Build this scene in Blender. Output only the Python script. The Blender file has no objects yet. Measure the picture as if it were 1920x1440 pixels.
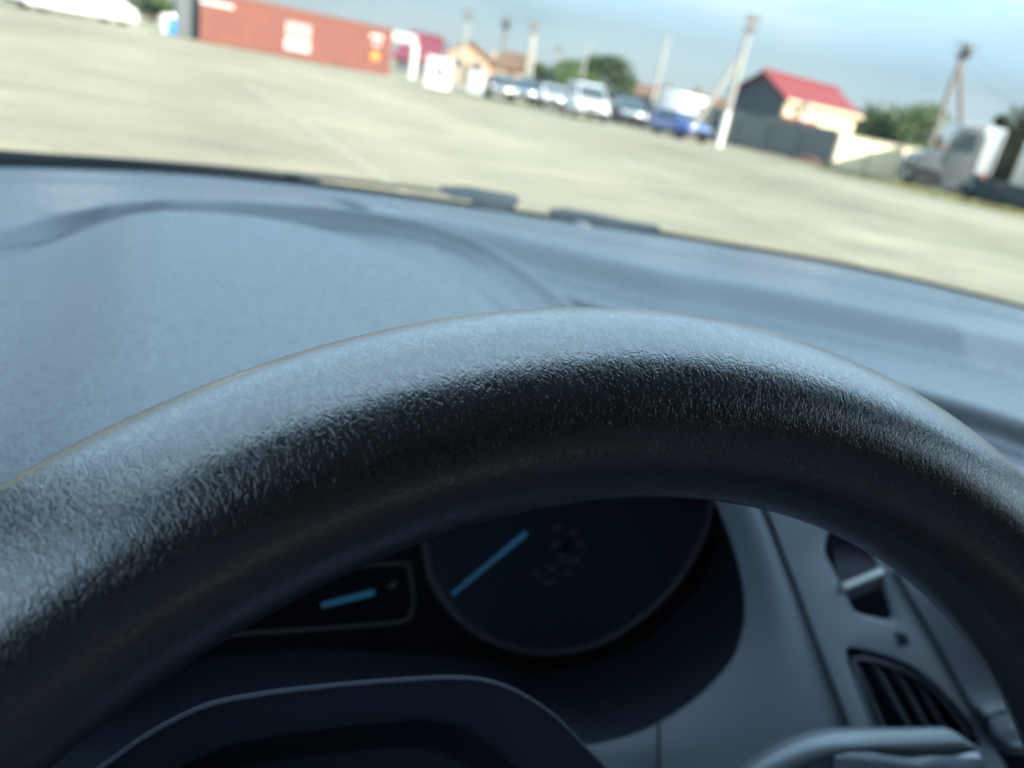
import bpy, bmesh, math, random
import numpy as np
from mathutils import Vector, Matrix
R = math.radians
rnd = random.Random(7)
SC = bpy.context.scene
COL = SC.collection
H = 1.27                                  # eye height over the yard, metres
# ------------------------------------------------------------------ camera frame (x: car's right, y: car's forward)
FPX, TH, RO, YA = 1443.0, R(21.2), R(11.05), R(25.12)
def rotz(v, a):
    c, s = math.cos(a), math.sin(a)
    return np.array([c*v[0]-s*v[1], s*v[0]+c*v[1], v[2]])
_R0 = np.array([1., 0, 0]); _U0 = np.array([0, math.sin(TH), math.cos(TH)])
CR = rotz(math.cos(RO)*_R0+math.sin(RO)*_U0, -YA)
CU = rotz(-math.sin(RO)*_R0+math.cos(RO)*_U0, -YA)
CF = rotz(np.array([0, math.cos(TH), -math.sin(TH)]), -YA)
def ray(px, py): return CF+(px-960)/FPX*CR-(py-720)/FPX*CU
def at(px, py, d):                        # point at camera depth d
    p = ray(px, py)*d; return Vector((p[0], p[1], p[2]+H))
def on_y(px, py, Y):                      # point on the upright plane y = Y
    r = ray(px, py); p = r*(Y/r[1]); return Vector((p[0], p[1], p[2]+H))
def on_z(px, py, z):                      # point on the level plane z (world height)
    r = ray(px, py); p = r*((z-H)/r[2]); return Vector((p[0], p[1], p[2]+H))
def hor(px): return 148+(px-960)*0.1953
def spot(px, d):                          # a place on the ground in bearing px at depth d
    p = at(px, hor(px), d); return Vector((p.x, p.y, 0))
FH = Vector((math.sin(YA), math.cos(YA), 0)); RH = Vector((math.cos(YA), -math.sin(YA), 0))

# ------------------------------------------------------------------ materials
def nd(nt, t, **kw):
    n = nt.nodes.new(t)
    for k, v in kw.items():
        if k in n.inputs: n.inputs[k].default_value = v
        else: setattr(n, k, v)
    return n
MATS = {}
def mat(name, col, rough=.5, metal=0., spec=.5, var=.12, scale=3., bump=0., bscale=40., emit=0., ior=1.5, coat=0.):
    if name in MATS: return MATS[name]
    m = bpy.data.materials.new(name); m.use_nodes = True; nt = m.node_tree
    b = nt.nodes['Principled BSDF']; L = nt.links.new
    b.inputs['Roughness'].default_value = rough; b.inputs['Metallic'].default_value = metal
    b.inputs['Specular IOR Level'].default_value = spec; b.inputs['IOR'].default_value = ior
    b.inputs['Coat Weight'].default_value = coat; b.inputs['Coat Roughness'].default_value = .08
    tc = nd(nt, 'ShaderNodeTexCoord')
    n = nd(nt, 'ShaderNodeTexNoise', Scale=scale, Detail=6.0, Roughness=.6)
    L(tc.outputs['Object'], n.inputs['Vector'])
    mr = nd(nt, 'ShaderNodeMapRange'); mr.inputs[1].default_value = .25; mr.inputs[2].default_value = .75
    mr.inputs[3].default_value = 1-var; mr.inputs[4].default_value = 1+var
    L(n.outputs['Fac'], mr.inputs[0])
    mx = nd(nt, 'ShaderNodeMix', data_type='RGBA', blend_type='MULTIPLY'); mx.inputs['Factor'].default_value = 1
    mx.inputs[6].default_value = (*col, 1); L(mr.outputs[0], mx.inputs[7])
    L(mx.outputs[2], b.inputs['Base Color'])
    if bump:
        n2 = nd(nt, 'ShaderNodeTexNoise', Scale=bscale, Detail=4.0); L(tc.outputs['Object'], n2.inputs['Vector'])
        bp = nd(nt, 'ShaderNodeBump', Strength=.6, Distance=bump); L(n2.outputs['Fac'], bp.inputs['Height'])
        L(bp.outputs[0], b.inputs['Normal'])
    if emit:
        b.inputs['Emission Color'].default_value = (*col, 1); b.inputs['Emission Strength'].default_value = emit
    MATS[name] = m
    return m

def leather_rim():
    m = bpy.data.materials.new('rim_leather'); m.use_nodes = True; nt = m.node_tree; L = nt.links.new
    b = nt.nodes['Principled BSDF']
    b.inputs['Base Color'].default_value = (.012, .0135, .016, 1)
    b.inputs['Specular IOR Level'].default_value = .5; b.inputs['IOR'].default_value = RIM_IOR
    uv = nd(nt, 'ShaderNodeUVMap')
    def cells(su, sv, warp, wscale):
        mp = nd(nt, 'ShaderNodeMapping'); mp.inputs['Scale'].default_value = (su, sv, 1)
        mp.inputs['Rotation'].default_value = (0, 0, R(9))
        L(uv.outputs[0], mp.inputs['Vector'])
        nz = nd(nt, 'ShaderNodeTexNoise', Scale=wscale, Detail=3.0); L(uv.outputs[0], nz.inputs['Vector'])
        sb = nd(nt, 'ShaderNodeVectorMath', operation='SUBTRACT'); sb.inputs[1].default_value = (.5, .5, .5)
        L(nz.outputs['Color'], sb.inputs[0])
        sm = nd(nt, 'ShaderNodeVectorMath', operation='SCALE'); sm.inputs['Scale'].default_value = warp
        L(sb.outputs[0], sm.inputs[0])
        ad = nd(nt, 'ShaderNodeVectorMath', operation='ADD'); L(mp.outputs[0], ad.inputs[0]); L(sm.outputs[0], ad.inputs[1])
        v = nd(nt, 'ShaderNodeTexVoronoi', feature='DISTANCE_TO_EDGE', voronoi_dimensions='2D', Scale=1.0, Randomness=1.0)
        L(ad.outputs[0], v.inputs['Vector'])
        mr = nd(nt, 'ShaderNodeMapRange', interpolation_type='SMOOTHSTEP'); mr.inputs[1].default_value = 0; mr.inputs[2].default_value = .28
        L(v.outputs['Distance'], mr.inputs[0])
        return mr.outputs[0]
    def ridged(su, sv, rot, lo, hi, det=2.0, dist=.6):     # winding creases: valleys where the noise crosses its middle
        mp = nd(nt, 'ShaderNodeMapping'); mp.inputs['Scale'].default_value = (su, sv, 1); mp.inputs['Rotation'].default_value = (0, 0, R(rot))
        L(uv.outputs[0], mp.inputs['Vector'])
        n = nd(nt, 'ShaderNodeTexNoise', noise_dimensions='2D', Scale=1.0, Detail=det, Roughness=.5, Distortion=dist); L(mp.outputs[0], n.inputs['Vector'])
        m1 = nd(nt, 'ShaderNodeMath', operation='SUBTRACT'); m1.inputs[1].default_value = .5; L(n.outputs['Fac'], m1.inputs[0])
        m2 = nd(nt, 'ShaderNodeMath', operation='ABSOLUTE'); L(m1.outputs[0], m2.inputs[0])
        mr = nd(nt, 'ShaderNodeMapRange', interpolation_type='SMOOTHERSTEP'); mr.inputs[1].default_value = lo; mr.inputs[2].default_value = hi; L(m2.outputs[0], mr.inputs[0])
        return mr.outputs[0]
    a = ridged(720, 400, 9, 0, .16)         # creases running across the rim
    c = ridged(1400, 950, -14, 0, .18)       # finer wrinkles between
    e = cells(1900, 1300, .9, 900)          # pores
    n = nd(nt, 'ShaderNodeTexNoise', Scale=70.0, Detail=4.0, Roughness=.55); L(uv.outputs[0], n.inputs['Vector'])
    def mad(x, k, y):
        m_ = nd(nt, 'ShaderNodeMath', operation='MULTIPLY_ADD'); m_.inputs[1].default_value = k; L(x, m_.inputs[0])
        if y is None: m_.inputs[2].default_value = 0
        else: L(y, m_.inputs[2])
        return m_
    m3 = mad(n.outputs['Fac'], 1.5, mad(e, .28, mad(c, .6, mad(a, .75, None).outputs[0]).outputs[0]).outputs[0])
    # perforated leather on the right grip
    sx = nd(nt, 'ShaderNodeSeparateXYZ'); L(uv.outputs[0], sx.inputs[0])
    mk = nd(nt, 'ShaderNodeMapRange'); mk.inputs[1].default_value = .102; mk.inputs[2].default_value = .09; L(sx.outputs[0], mk.inputs[0])
    mp = nd(nt, 'ShaderNodeMapping'); mp.inputs['Scale'].default_value = (420, 420, 1); mp.inputs['Rotation'].default_value = (0, 0, R(45)); L(uv.outputs[0], mp.inputs['Vector'])
    vd = nd(nt, 'ShaderNodeTexVoronoi', feature='F1', voronoi_dimensions='2D', Scale=1.0, Randomness=.06); L(mp.outputs[0], vd.inputs['Vector'])
    hr = nd(nt, 'ShaderNodeMapRange'); hr.inputs[1].default_value = .16; hr.inputs[2].default_value = .3; L(vd.outputs['Distance'], hr.inputs[0])
    iv = nd(nt, 'ShaderNodeMath', operation='SUBTRACT'); iv.inputs[0].default_value = 1; L(hr.outputs[0], iv.inputs[1])
    hm = nd(nt, 'ShaderNodeMath', operation='MULTIPLY'); L(iv.outputs[0], hm.inputs[0]); L(mk.outputs[0], hm.inputs[1])
    m4 = nd(nt, 'ShaderNodeMath', operation='MULTIPLY_ADD'); m4.inputs[1].default_value = -2.5; L(hm.outputs[0], m4.inputs[0]); L(m3.outputs[0], m4.inputs[2])
    bp = nd(nt, 'ShaderNodeBump', Strength=1.0, Distance=RIM_BUMP); L(m4.outputs[0], bp.inputs['Height'])
    L(bp.outputs[0], b.inputs['Normal'])
    sl = nd(nt, 'ShaderNodeMapRange'); sl.inputs[3].default_value = .44; sl.inputs[4].default_value = .5; L(a, sl.inputs[0]); L(sl.outputs[0], b.inputs['Specular IOR Level'])  # creases reflect less: their shade is put into the specular level
    rr = nd(nt, 'ShaderNodeMapRange'); rr.inputs[3].default_value = RIM_ROUGH+.07; rr.inputs[4].default_value = RIM_ROUGH
    L(a, rr.inputs[0]); L(rr.outputs[0], b.inputs['Roughness'])
    return m

def dash_plastic(name, col, rough, bump, sc=(330, 620), ior=1.5, spec=.5):
    m = bpy.data.materials.new(name); m.use_nodes = True; nt = m.node_tree; L = nt.links.new
    b = nt.nodes['Principled BSDF']; b.inputs['Base Color'].default_value = (*col, 1)
    b.inputs['Roughness'].default_value = rough; b.inputs['IOR'].default_value = ior; b.inputs['Specular IOR Level'].default_value = spec
    tc = nd(nt, 'ShaderNodeTexCoord')
    mp = nd(nt, 'ShaderNodeMapping'); mp.inputs['Scale'].default_value = (sc[0], sc[1], sc[1]); L(tc.outputs['Object'], mp.inputs['Vector'])
    nz = nd(nt, 'ShaderNodeTexNoise', Scale=.5, Detail=2.0); L(mp.outputs[0], nz.inputs['Vector'])
    mx = nd(nt, 'ShaderNodeVectorMath', operation='MULTIPLY_ADD'); mx.inputs[1].default_value = (1.6, 1.6, 1.6)
    L(nz.outputs['Color'], mx.inputs[0]); L(mp.outputs[0], mx.inputs[2])
    v = nd(nt, 'ShaderNodeTexVoronoi', feature='DISTANCE_TO_EDGE', Scale=1.0); L(mx.outputs[0], v.inputs['Vector'])
    mr = nd(nt, 'ShaderNodeMapRange', interpolation_type='SMOOTHSTEP'); mr.inputs[2].default_value = .35; L(v.outputs['Distance'], mr.inputs[0])
    n2 = nd(nt, 'ShaderNodeTexNoise', Scale=2.2, Detail=3.0); L(mp.outputs[0], n2.inputs['Vector'])
    ad = nd(nt, 'ShaderNodeMath', operation='MULTIPLY_ADD'); ad.inputs[1].default_value = .5; L(n2.outputs['Fac'], ad.inputs[0]); L(mr.outputs[0], ad.inputs[2])
    bp = nd(nt, 'ShaderNodeBump', Strength=1.0, Distance=bump); L(ad.outputs[0], bp.inputs['Height']); L(bp.outputs[0], b.inputs['Normal'])
    # faint dust and smears change the gloss a little
    n3 = nd(nt, 'ShaderNodeTexNoise', Scale=9.0, Detail=6.0, Roughness=.65); L(tc.outputs['Object'], n3.inputs['Vector'])
    r2 = nd(nt, 'ShaderNodeMapRange'); r2.inputs[1].default_value = .3; r2.inputs[2].default_value = .7
    r2.inputs[3].default_value = rough-.04; r2.inputs[4].default_value = rough+.05; L(n3.outputs['Fac'], r2.inputs[0]); L(r2.outputs[0], b.inputs['Roughness'])
    return m

def glass_mat():
    m = bpy.data.materials.new('windscreen_glass'); m.use_nodes = True; nt = m.node_tree; L = nt.links.new
    nt.nodes.remove(nt.nodes['Principled BSDF']); o = nt.nodes['Material Output']
    t = nd(nt, 'ShaderNodeBsdfTransparent'); t.inputs[0].default_value = (.97, .985, .98, 1)
    g = nd(nt, 'ShaderNodeBsdfGlossy', Roughness=.02); lw = nd(nt, 'ShaderNodeLayerWeight'); pw = nd(nt, 'ShaderNodeMath', operation='POWER'); pw.inputs[1].default_value = 5; L(lw.outputs['Facing'], pw.inputs[0])
    fr = nd(nt, 'ShaderNodeMath', operation='MULTIPLY_ADD'); fr.inputs[1].default_value = .6; fr.inputs[2].default_value = .025; L(pw.outputs[0], fr.inputs[0])
    mx = nd(nt, 'ShaderNodeMixShader'); L(fr.outputs[0], mx.inputs[0]); L(t.outputs[0], mx.inputs[1]); L(g.outputs[0], mx.inputs[2])
    L(mx.outputs[0], o.inputs[0])
    return m

def concrete():
    m = bpy.data.materials.new('yard_concrete'); m.use_nodes = True; nt = m.node_tree; L = nt.links.new
    b = nt.nodes['Principled BSDF']; b.inputs['Roughness'].default_value = .9; b.inputs['Specular IOR Level'].default_value = .25
    tc = nd(nt, 'ShaderNodeTexCoord')
    def nz(scale, det, rot=0, sq=(1, 1, 1)):
        mp = nd(nt, 'ShaderNodeMapping'); mp.inputs['Scale'].default_value = sq; mp.inputs['Rotation'].default_value = (0, 0, rot)
        L(tc.outputs['Object'], mp.inputs['Vector'])
        n = nd(nt, 'ShaderNodeTexNoise', Scale=scale, Detail=det, Roughness=.62); L(mp.outputs[0], n.inputs['Vector']); return n.outputs['Fac']
    def ramp(f, p0, c0, p1, c1):
        r = nd(nt, 'ShaderNodeValToRGB'); r.color_ramp.elements[0].position = p0; r.color_ramp.elements[0].color = (*c0, 1)
        r.color_ramp.elements[1].position = p1; r.color_ramp.elements[1].color = (*c1, 1); L(f, r.inputs[0]); return r.outputs[0]
    big = ramp(nz(.11, 6, R(20), (1, .45, 1)), .36, (.268, .224, .150), .62, (.40, .345, .236))
    mid = ramp(nz(.75, 7, R(-25), (.5, 1.3, 1)), .36, (.80, .82, .82), .64, (1.16, 1.13, 1.06))
    fine = ramp(nz(9, 8), .3, (.86, .86, .86), .7, (1.08, 1.08, 1.07))
    far = ramp(nz(.028, 4, R(-60), (1, .5, 1)), .46, (1, 1, 1), .62, (.72, .78, .80))
    x = big
    for y in (mid, fine, far):
        mx = nd(nt, 'ShaderNodeMix', data_type='RGBA', blend_type='MULTIPLY'); mx.inputs['Factor'].default_value = 1
        L(x, mx.inputs[6]); L(y, mx.inputs[7]); x = mx.outputs[2]
    L(x, b.inputs['Base Color'])
    bp = nd(nt, 'ShaderNodeBump', Strength=.4, Distance=.01); L(nz(14, 6), bp.inputs['Height']); L(bp.outputs[0], b.inputs['Normal'])
    return m

# ------------------------------------------------------------------ mesh building
class MB:
    def __init__(s): s.v, s.f, s.uv = [], [], None
    def add(s, vs, fs):
        o = len(s.v); s.v += [Vector(x) for x in vs]; s.f += [tuple(o+i for i in f) for f in fs]; return s
    def box(s, c, d, rz=0., taper=1., M=None):
        c = Vector(c); hx, hy, hz = d[0]/2, d[1]/2, d[2]/2; q = Matrix.Rotation(rz, 3, 'Z')
        vs = []
        for z, t in ((-hz, 1), (hz, taper)):
            for x, y in ((-hx, -hy), (hx, -hy), (hx, hy), (-hx, hy)): vs.append(c+q@Vector((x*t, y*t, z)))
        return s.add(vs, [(3, 2, 1, 0), (4, 5, 6, 7), (0, 1, 5, 4), (1, 2, 6, 5), (2, 3, 7, 6), (3, 0, 4, 7)])
    def prism(s, pts, off):                # closed polygon swept by off
        off = Vector(off); n = len(pts); p = [Vector(x) for x in pts]
        return s.add(p+[x+off for x in p], [tuple(range(n))[::-1], tuple(range(n, 2*n))]+[(i, (i+1) % n, n+(i+1) % n, n+i) for i in range(n)])
    def tube(s, pts, rad, seg=10, closed=False):
        p = [Vector(x) for x in pts]; n = len(p)
        rad = rad if hasattr(rad, '__len__') else [rad]*n
        vs, up = [], None
        for i in range(n):
            a = p[(i-1) % n] if (closed or i > 0) else p[i]; b = p[(i+1) % n] if (closed or i < n-1) else p[i]
            t = (b-a).normalized()
            if up is None: up = Vector((0, 0, 1)) if abs(t.z) < .9 else Vector((1, 0, 0))
            x = t.cross(up).normalized(); up = x.cross(t).normalized()
            for k in range(seg):
                w = 2*math.pi*k/seg; vs.append(p[i]+(x*math.cos(w)+up*math.sin(w))*rad[i])
        fs = []
        for i in range(n if closed else n-1):
            j = (i+1) % n
            for k in range(seg): fs.append((i*seg+k, i*seg+(k+1) % seg, j*seg+(k+1) % seg, j*seg+k))
        if not closed: fs += [tuple(range(seg))[::-1], tuple((n-1)*seg+k for k in range(seg))]
        return s.add(vs, fs)
    def lathe(s, prof, c=(0, 0, 0), axis='Z', seg=24):   # prof: (radius, height)
        c = Vector(c); vs = []
        for r, h in prof:
            for k in range(seg):
                w = 2*math.pi*k/seg; q = Vector((r*math.cos(w), r*math.sin(w), h))
                if axis == 'Y': q = Vector((q.x, q.z, q.y))
                vs.append(c+q)
        n = len(prof)
        fs = [(i*seg+k, i*seg+(k+1) % seg, (i+1)*seg+(k+1) % seg, (i+1)*seg+k) for i in range(n-1) for k in range(seg)]
        fs += [tuple(range(seg))[::-1], tuple((n-1)*seg+k for k in range(seg))]
        return s.add(vs, fs)
    def grid(s, rows):
        nr, nc = len(rows), len(rows[0])
        return s.add([p for r in rows for p in r], [(i*nc+j, i*nc+j+1, (i+1)*nc+j+1, (i+1)*nc+j) for i in range(nr-1) for j in range(nc-1)])
    def sphere(s, c, r, seg=16, rings=10):
        rr = r if hasattr(r, '__len__') else (r, r, r); rows = []
        for i in range(rings+1):
            ph = math.pi*i/rings
            rows.append([Vector(c)+Vector((rr[0]*math.sin(ph)*math.cos(2*math.pi*j/seg), rr[1]*math.sin(ph)*math.sin(2*math.pi*j/seg), rr[2]*math.cos(ph))) for j in range(seg+1)])
        return s.grid(rows)
    def plate(s, outer, holes, off):       # polygon with holes, swept by off
        bm = bmesh.new(); off = Vector(off)
        loops = [[bm.verts.new(Vector(p)) for p in lp] for lp in [outer]+holes]
        es = [bm.edges.new((lp[i], lp[(i+1) % len(lp)])) for lp in loops for i in range(len(lp))]
        bmesh.ops.triangle_fill(bm, use_beauty=True, use_dissolve=False, edges=es)
        bmesh.ops.recalc_face_normals(bm, faces=bm.faces[:])
        g = bmesh.ops.extrude_face_region(bm, geom=bm.faces[:])
        bmesh.ops.translate(bm, verts=[x for x in g['geom'] if isinstance(x, bmesh.types.BMVert)], vec=off)
        bm.verts.ensure_lookup_table(); bm.verts.index_update()
        s.add([v.co.copy() for v in bm.verts], [tuple(v.index for v in f.verts) for f in bm.faces]); bm.free()
        return s
    def build(s, name, m, parent=None, world=True, smooth=False, angle=40, bevel=0., fix=True, base=None, kind=None):
        org = Vector((0, 0, 0))
        if parent is not None and world: M = parent_matrix(parent).inverted()
        elif parent is None:
            if base is not None: org = Vector(base)
            M = Matrix.Translation(-org)
        else: M = Matrix.Identity(4)
        me = bpy.data.meshes.new(name); me.from_pydata([M@v for v in s.v], [], s.f)
        if fix:
            bm = bmesh.new(); bm.from_mesh(me); bmesh.ops.recalc_face_normals(bm, faces=bm.faces[:])
            if bevel:
                es = [e for e in bm.edges if len(e.link_faces) == 2 and e.calc_face_angle(0) > R(30)]
                bmesh.ops.bevel(bm, geom=es, offset=bevel, segments=2, affect='EDGES', profile=.6, clamp_overlap=True)
            bm.to_mesh(me); bm.free()
        if smooth or bevel: 
            me.polygons.foreach_set('use_smooth', [True]*len(me.polygons)); me.set_sharp_from_angle(angle=R(angle))
        me.materials.append(m); me.update()
        o = bpy.data.objects.new(name, me); COL.objects.link(o); o.location = org
        if parent is not None: o.parent = parent
        if kind: o['kind'] = kind
        return o
def parent_matrix(o):
    M = Matrix.Translation(o.location)@o.rotation_euler.to_matrix().to_4x4()
    return parent_matrix(o.parent)@M if o.parent else M
def thing(name, label, cat, loc=(0, 0, 0), rz=0, group=None):
    o = bpy.data.objects.new(name, None); COL.objects.link(o); o.location = loc; o.rotation_euler = (0, 0, rz)
    o.empty_display_size = .1; tag(o, label, cat, group); return o
def tag(o, label, cat, group=None):
    o['label'] = label; o['category'] = cat
    if group: o['group'] = group
    return o
def smooth_line(pts, n=8, closed=False):  # Catmull-Rom through points
    p = [Vector(x) for x in pts]; m = len(p); out = []
    for i in range(m if closed else m-1):
        g = lambda k: p[k % m] if closed else p[max(0, min(m-1, k))]
        a, b, c, d = g(i-1), g(i), g(i+1), g(i+2)
        for k in range(n):
            t = k/n
            out.append(.5*((2*b)+(c-a)*t+(2*a-5*b+4*c-d)*t*t+(3*b-a-3*c+d)*t**3))
    if not closed: out.append(p[-1])
    return out
def sstep(a, b, x):
    t = np.clip((x-a)/(b-a), 0, 1); return t*t*(3-2*t)

# ------------------------------------------------------------------ tuning
EXPO, SKY_S, SUN_S, SKY_TOP = 1.12, .11, 4.8, (3.55, 3.75, 3.85)
RIM_IOR, RIM_ROUGH, RIM_BUMP = 2.8, .185, .000026
SUN_EL, SUN_AZ = R(26), math.atan2(.36, -.93)       # azimuth clockwise from +y
FOCUS_PX, APERTURE = (1300, 680), .0019

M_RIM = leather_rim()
M_DASH = dash_plastic('dash_soft_plastic', (.030, .042, .055), .26, .00010, (260, 760), ior=2.1)
M_TRIM = dash_plastic('trim_hard_plastic', (.46, .50, .57), .42, .00006, (900, 900), ior=1.7)
M_PANEL = dash_plastic('grey_panel_plastic', (.66, .71, .78), .36, .00005, (900, 900), ior=1.7)
M_DARK = dash_plastic('dark_hard_plastic', (.055, .072, .10), .42, .00008, (900, 900))
M_COLUMN = dash_plastic('column_plastic', (.03, .036, .05), .6, .00008, (900, 900), ior=1.3)
M_BLACK = mat('black_rubber', (.010, .011, .012), .6, var=.2, scale=60)
M_WIPER = mat('wiper_black', (.042, .052, .056), .75, spec=.2, var=.15, scale=30)
M_SATIN = mat('satin_grey', (.16, .18, .20), .38, metal=.3, var=.05, scale=30, bump=.0001, bscale=900)
M_GLOSSB = mat('gloss_black', (.006, .008, .012), .4, var=.1)
M_RING = mat('gauge_ring', (.22, .21, .22), .45)
M_NEEDLE = mat('lit_blue_needle', (.03, .14, .27), .4, emit=.15)
M_MARK = mat('gauge_print', (.34, .28, .33), .6)
M_WHITE_MARK = mat('white_mark', (.9, .92, .86), .5, var=.04)
M_LINER = mat('roof_fabric', (.15, .155, .165), .95, var=.10, scale=40, bump=.001, bscale=500)
M_PAINT_CAR = mat('dark_car_paint', (.03, .035, .045), .25, coat=1.)
M_GLASS = glass_mat()
M_BLOCKER = mat('blocker_dark', (.012, .014, .014), .1, var=.05)  # opaque dark surface for the added rear light blockers

# ================================================================== the car we sit in
WC = Vector((.0815, .0472, -.2108+H)); TILT = .428; RMAJ, RMIN = .172, .0186
wu = Vector((0, math.sin(TILT), math.cos(TILT))); wx = Vector((1, 0, 0)); wn = Vector((0, -math.cos(TILT), math.sin(TILT)))

def steering_wheel():
    w = thing('steering_wheel', 'black leather steering wheel with grained rim close in front of the instruments', 'steering wheel', WC)
    NU, NV = 720, 64
    vs, fs, uvs = [], [], []
    for i in range(NU):
        a = 2*math.pi*i/NU; e = wx*math.cos(a)+wu*math.sin(a)
        for j in range(NV):
            b = 2*math.pi*j/NV; vs.append(WC+e*(RMAJ+RMIN*math.cos(b))+wn*(RMIN*math.sin(b)))
    for i in range(NU):
        for j in range(NV): fs.append((i*NV+j, i*NV+(j+1) % NV, ((i+1) % NU)*NV+(j+1) % NV, ((i+1) % NU)*NV+j))
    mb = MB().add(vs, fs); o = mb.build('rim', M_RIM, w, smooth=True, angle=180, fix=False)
    me = o.data; lay = me.uv_layers.new(name='UVMap'); k = 0
    for i in range(NU):
        for j in range(NV):
            for (di, dj) in ((0, 0), (0, 1), (1, 1), (1, 0)):
                lay.data[k].uv = ((i+di)/NU*2*math.pi*RMAJ, (j+dj)/NV*2*math.pi*RMIN); k += 1
    # hub pad and spokes, below the frame
    h = MB(); prof = [(.0, .0), (.06, .0), (.066, -.006), (.068, -.03)]
    rows = []
    for r, dz in [(.0, .012), (.03, .011), (.05, .007), (.058, .0), (.060, -.02), (.05, -.04)]:
        rows.append([WC+(wx*math.cos(2*math.pi*k/40)*1.15+wu*math.sin(2*math.pi*k/40)*.8)*r+wn*dz-wu*.012 for k in range(41)])
    h.grid(rows); h.build('hub_pad', M_DARK, w, smooth=True)
    for a0, a1 in ((-.25, 0.05), (math.pi-.05, math.pi+.25), (-math.pi/2-.12, -math.pi/2+.12)):
        rr = []
        for r in (.055, .09, .13, .158):
            wd = 1 if r < .1 else .8
            m_ = (a0+a1)/2
            rr.append([WC+(wx*math.cos(m_+(a-m_)*wd*.06/r*1.6)+wu*math.sin(m_+(a-m_)*wd*.06/r*1.6))*r+wn*dz for a, dz in ((a0, -.006), (a0, .002), (a1, .002), (a1, -.006), (a0, -.006))])
        MB().grid(rr).build('spoke', M_DARK, w, smooth=True)
steering_wheel()

# ---- steering column with its stalk
def steering_column():
    c = thing('steering_column', 'dark plastic column cover behind the steering wheel with grey stalk on its right', 'steering column', WC+Vector((0, .1, -.02)))
    # arched cover: outline from its lit front lip, swept forward to the instruments
    px = [(60, 1530), (190, 1440), (260, 1390), (330, 1350), (400, 1321), (500, 1302), (600, 1290), (730, 1278), (850, 1272), (910, 1277), (970, 1297), (1040, 1342), (1100, 1402), (1150, 1455), (1200, 1530)]
    lip = smooth_line([on_y(x, y, .155) for x, y in px], 6)
    cen = Vector((.06, .155, lip[8].z-.10))
    ring = lambda k, dy, dz: [Vector((cen.x+(p.x-cen.x)*k, p.y+dy, cen.z+(p.z-cen.z)*k+dz)) for p in lip]
    MB().grid([ring(k, dy, dz) for dy, dz, k in [(.0010, 0, .987), (.0003, 0, .991), (0, 0, .9955), (.0004, 0, .9990), (.0012, 0, 1.0), (.0024, -.001, .9995), (.012, -.017, .995), (.03, -.05, .985), (.06, -.12, .97), (.11, -.26, .95)]]).build('upper_cover', M_COLUMN, c, smooth=True)
    MB().grid([ring(k, dy, dz) for dy, dz, k in [(.0009, 0, .988), (.003, -.006, .95), (.004, -.010, .92), (.030, -.036, .91), (.036, -.045, .86), (.030, -.05, .7), (.0, -.06, .3)]]).build('face', M_DARK, c, smooth=True, angle=50)
    st = thing_part = MB()
    Y = .165
    top = [on_y(x, y, Y) for x, y in ((1360, 1475), (1430, 1425), (1500, 1391), (1560, 1376), (1620, 1371), (1700, 1370), (1765, 1368), (1790, 1372), (1818, 1392))]
    bot = [on_y(x, y, Y) for x, y in ((1400, 1500), (1470, 1445), (1530, 1412), (1590, 1398), (1650, 1405), (1720, 1411), (1772, 1411), (1796, 1404), (1822, 1397))]
    top = smooth_line(top, 4); bot = smooth_line(bot, 4); rows = []
    for a, b in zip(top, bot):
        m_ = (a+b)/2; u = (a-b)/2; rows.append([m_+u*math.cos(w)+Vector((0, -1, .25))*math.sin(w)*.007 for w in [2*math.pi*k/16 for k in range(17)]])
    s_ = st.grid(rows).build('stalk', M_SATIN, c, smooth=True)
    s2 = MB()
    top = [on_y(x, y, Y+.004) for x, y in ((1560, 1410), (1650, 1416), (1720, 1424), (1790, 1412), (1832, 1410))]
    bot = [on_y(x, y, Y+.012) for x, y in ((1500, 1490), (1650, 1500), (1720, 1510), (1800, 1500), (1840, 1490))]
    rows = []
    for a, b in zip(smooth_line(top, 3), smooth_line(bot, 3)):
        m_ = (a+b)/2; u = (a-b)/2; rows.append([m_+u*math.cos(w)+Vector((0, -1, .2))*math.sin(w)*.006 for w in [2*math.pi*k/14 for k in range(15)]])
    s2.grid(rows).build('stalk_sleeve', M_TRIM, c, smooth=True)
steering_column()

# ---- dashboard
COWL = [(-.36, .66), (-.28, .78), (-.17, .885), (-.03, .963), (.12, .995), (.25, .993), (.38, .975), (.57, .945), (.76, .905), (.92, .845), (1.05, .735), (1.13, .60), (1.20, .45)]
COWL_Z = -.165
def cowl_y(X):
    q = smooth_line([Vector((x, y, 0)) for x, y in COWL], 10)
    return np.interp(X, [p.x for p in q], [p.y for p in q])
def plan(pts, z): return np.array([[on_z(x, y, z+H).x, on_z(x, y, z+H).y] for x, y in pts])
def sdist(X, Y, P):                       # signed distance to a polyline, positive on its right-hand (near) side
    best = np.full(X.shape, 1e9); sg = np.ones(X.shape)
    for (ax, ay), (bx, by) in zip(P[:-1], P[1:]):
        dx, dy = bx-ax, by-ay; L2 = dx*dx+dy*dy
        t = np.clip(((X-ax)*dx+(Y-ay)*dy)/L2, 0, 1); ex, ey = X-ax-t*dx, Y-ay-t*dy
        d = np.hypot(ex, ey); cr = (X-ax)*dy-(Y-ay)*dx
        m = d < best-1e-9; best = np.where(m, d, best); sg = np.where(m, np.sign(cr), sg)
    return best*sg
def dense(P, n=8): return np.array([[p.x, p.y] for p in smooth_line([Vector((a, b, 0)) for a, b in P], n)])
def hood_in(X, Y):
    xin = np.clip(-.012-X, 0, None); xr = np.clip(X-.165, 0, None)
    return -.113-.045*(.56-Y)-.16*xin-.013*(1-np.exp(-(xin/.042)**2))-.12*xr-.3*np.clip(.30-Y, 0, None)**1.5
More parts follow.
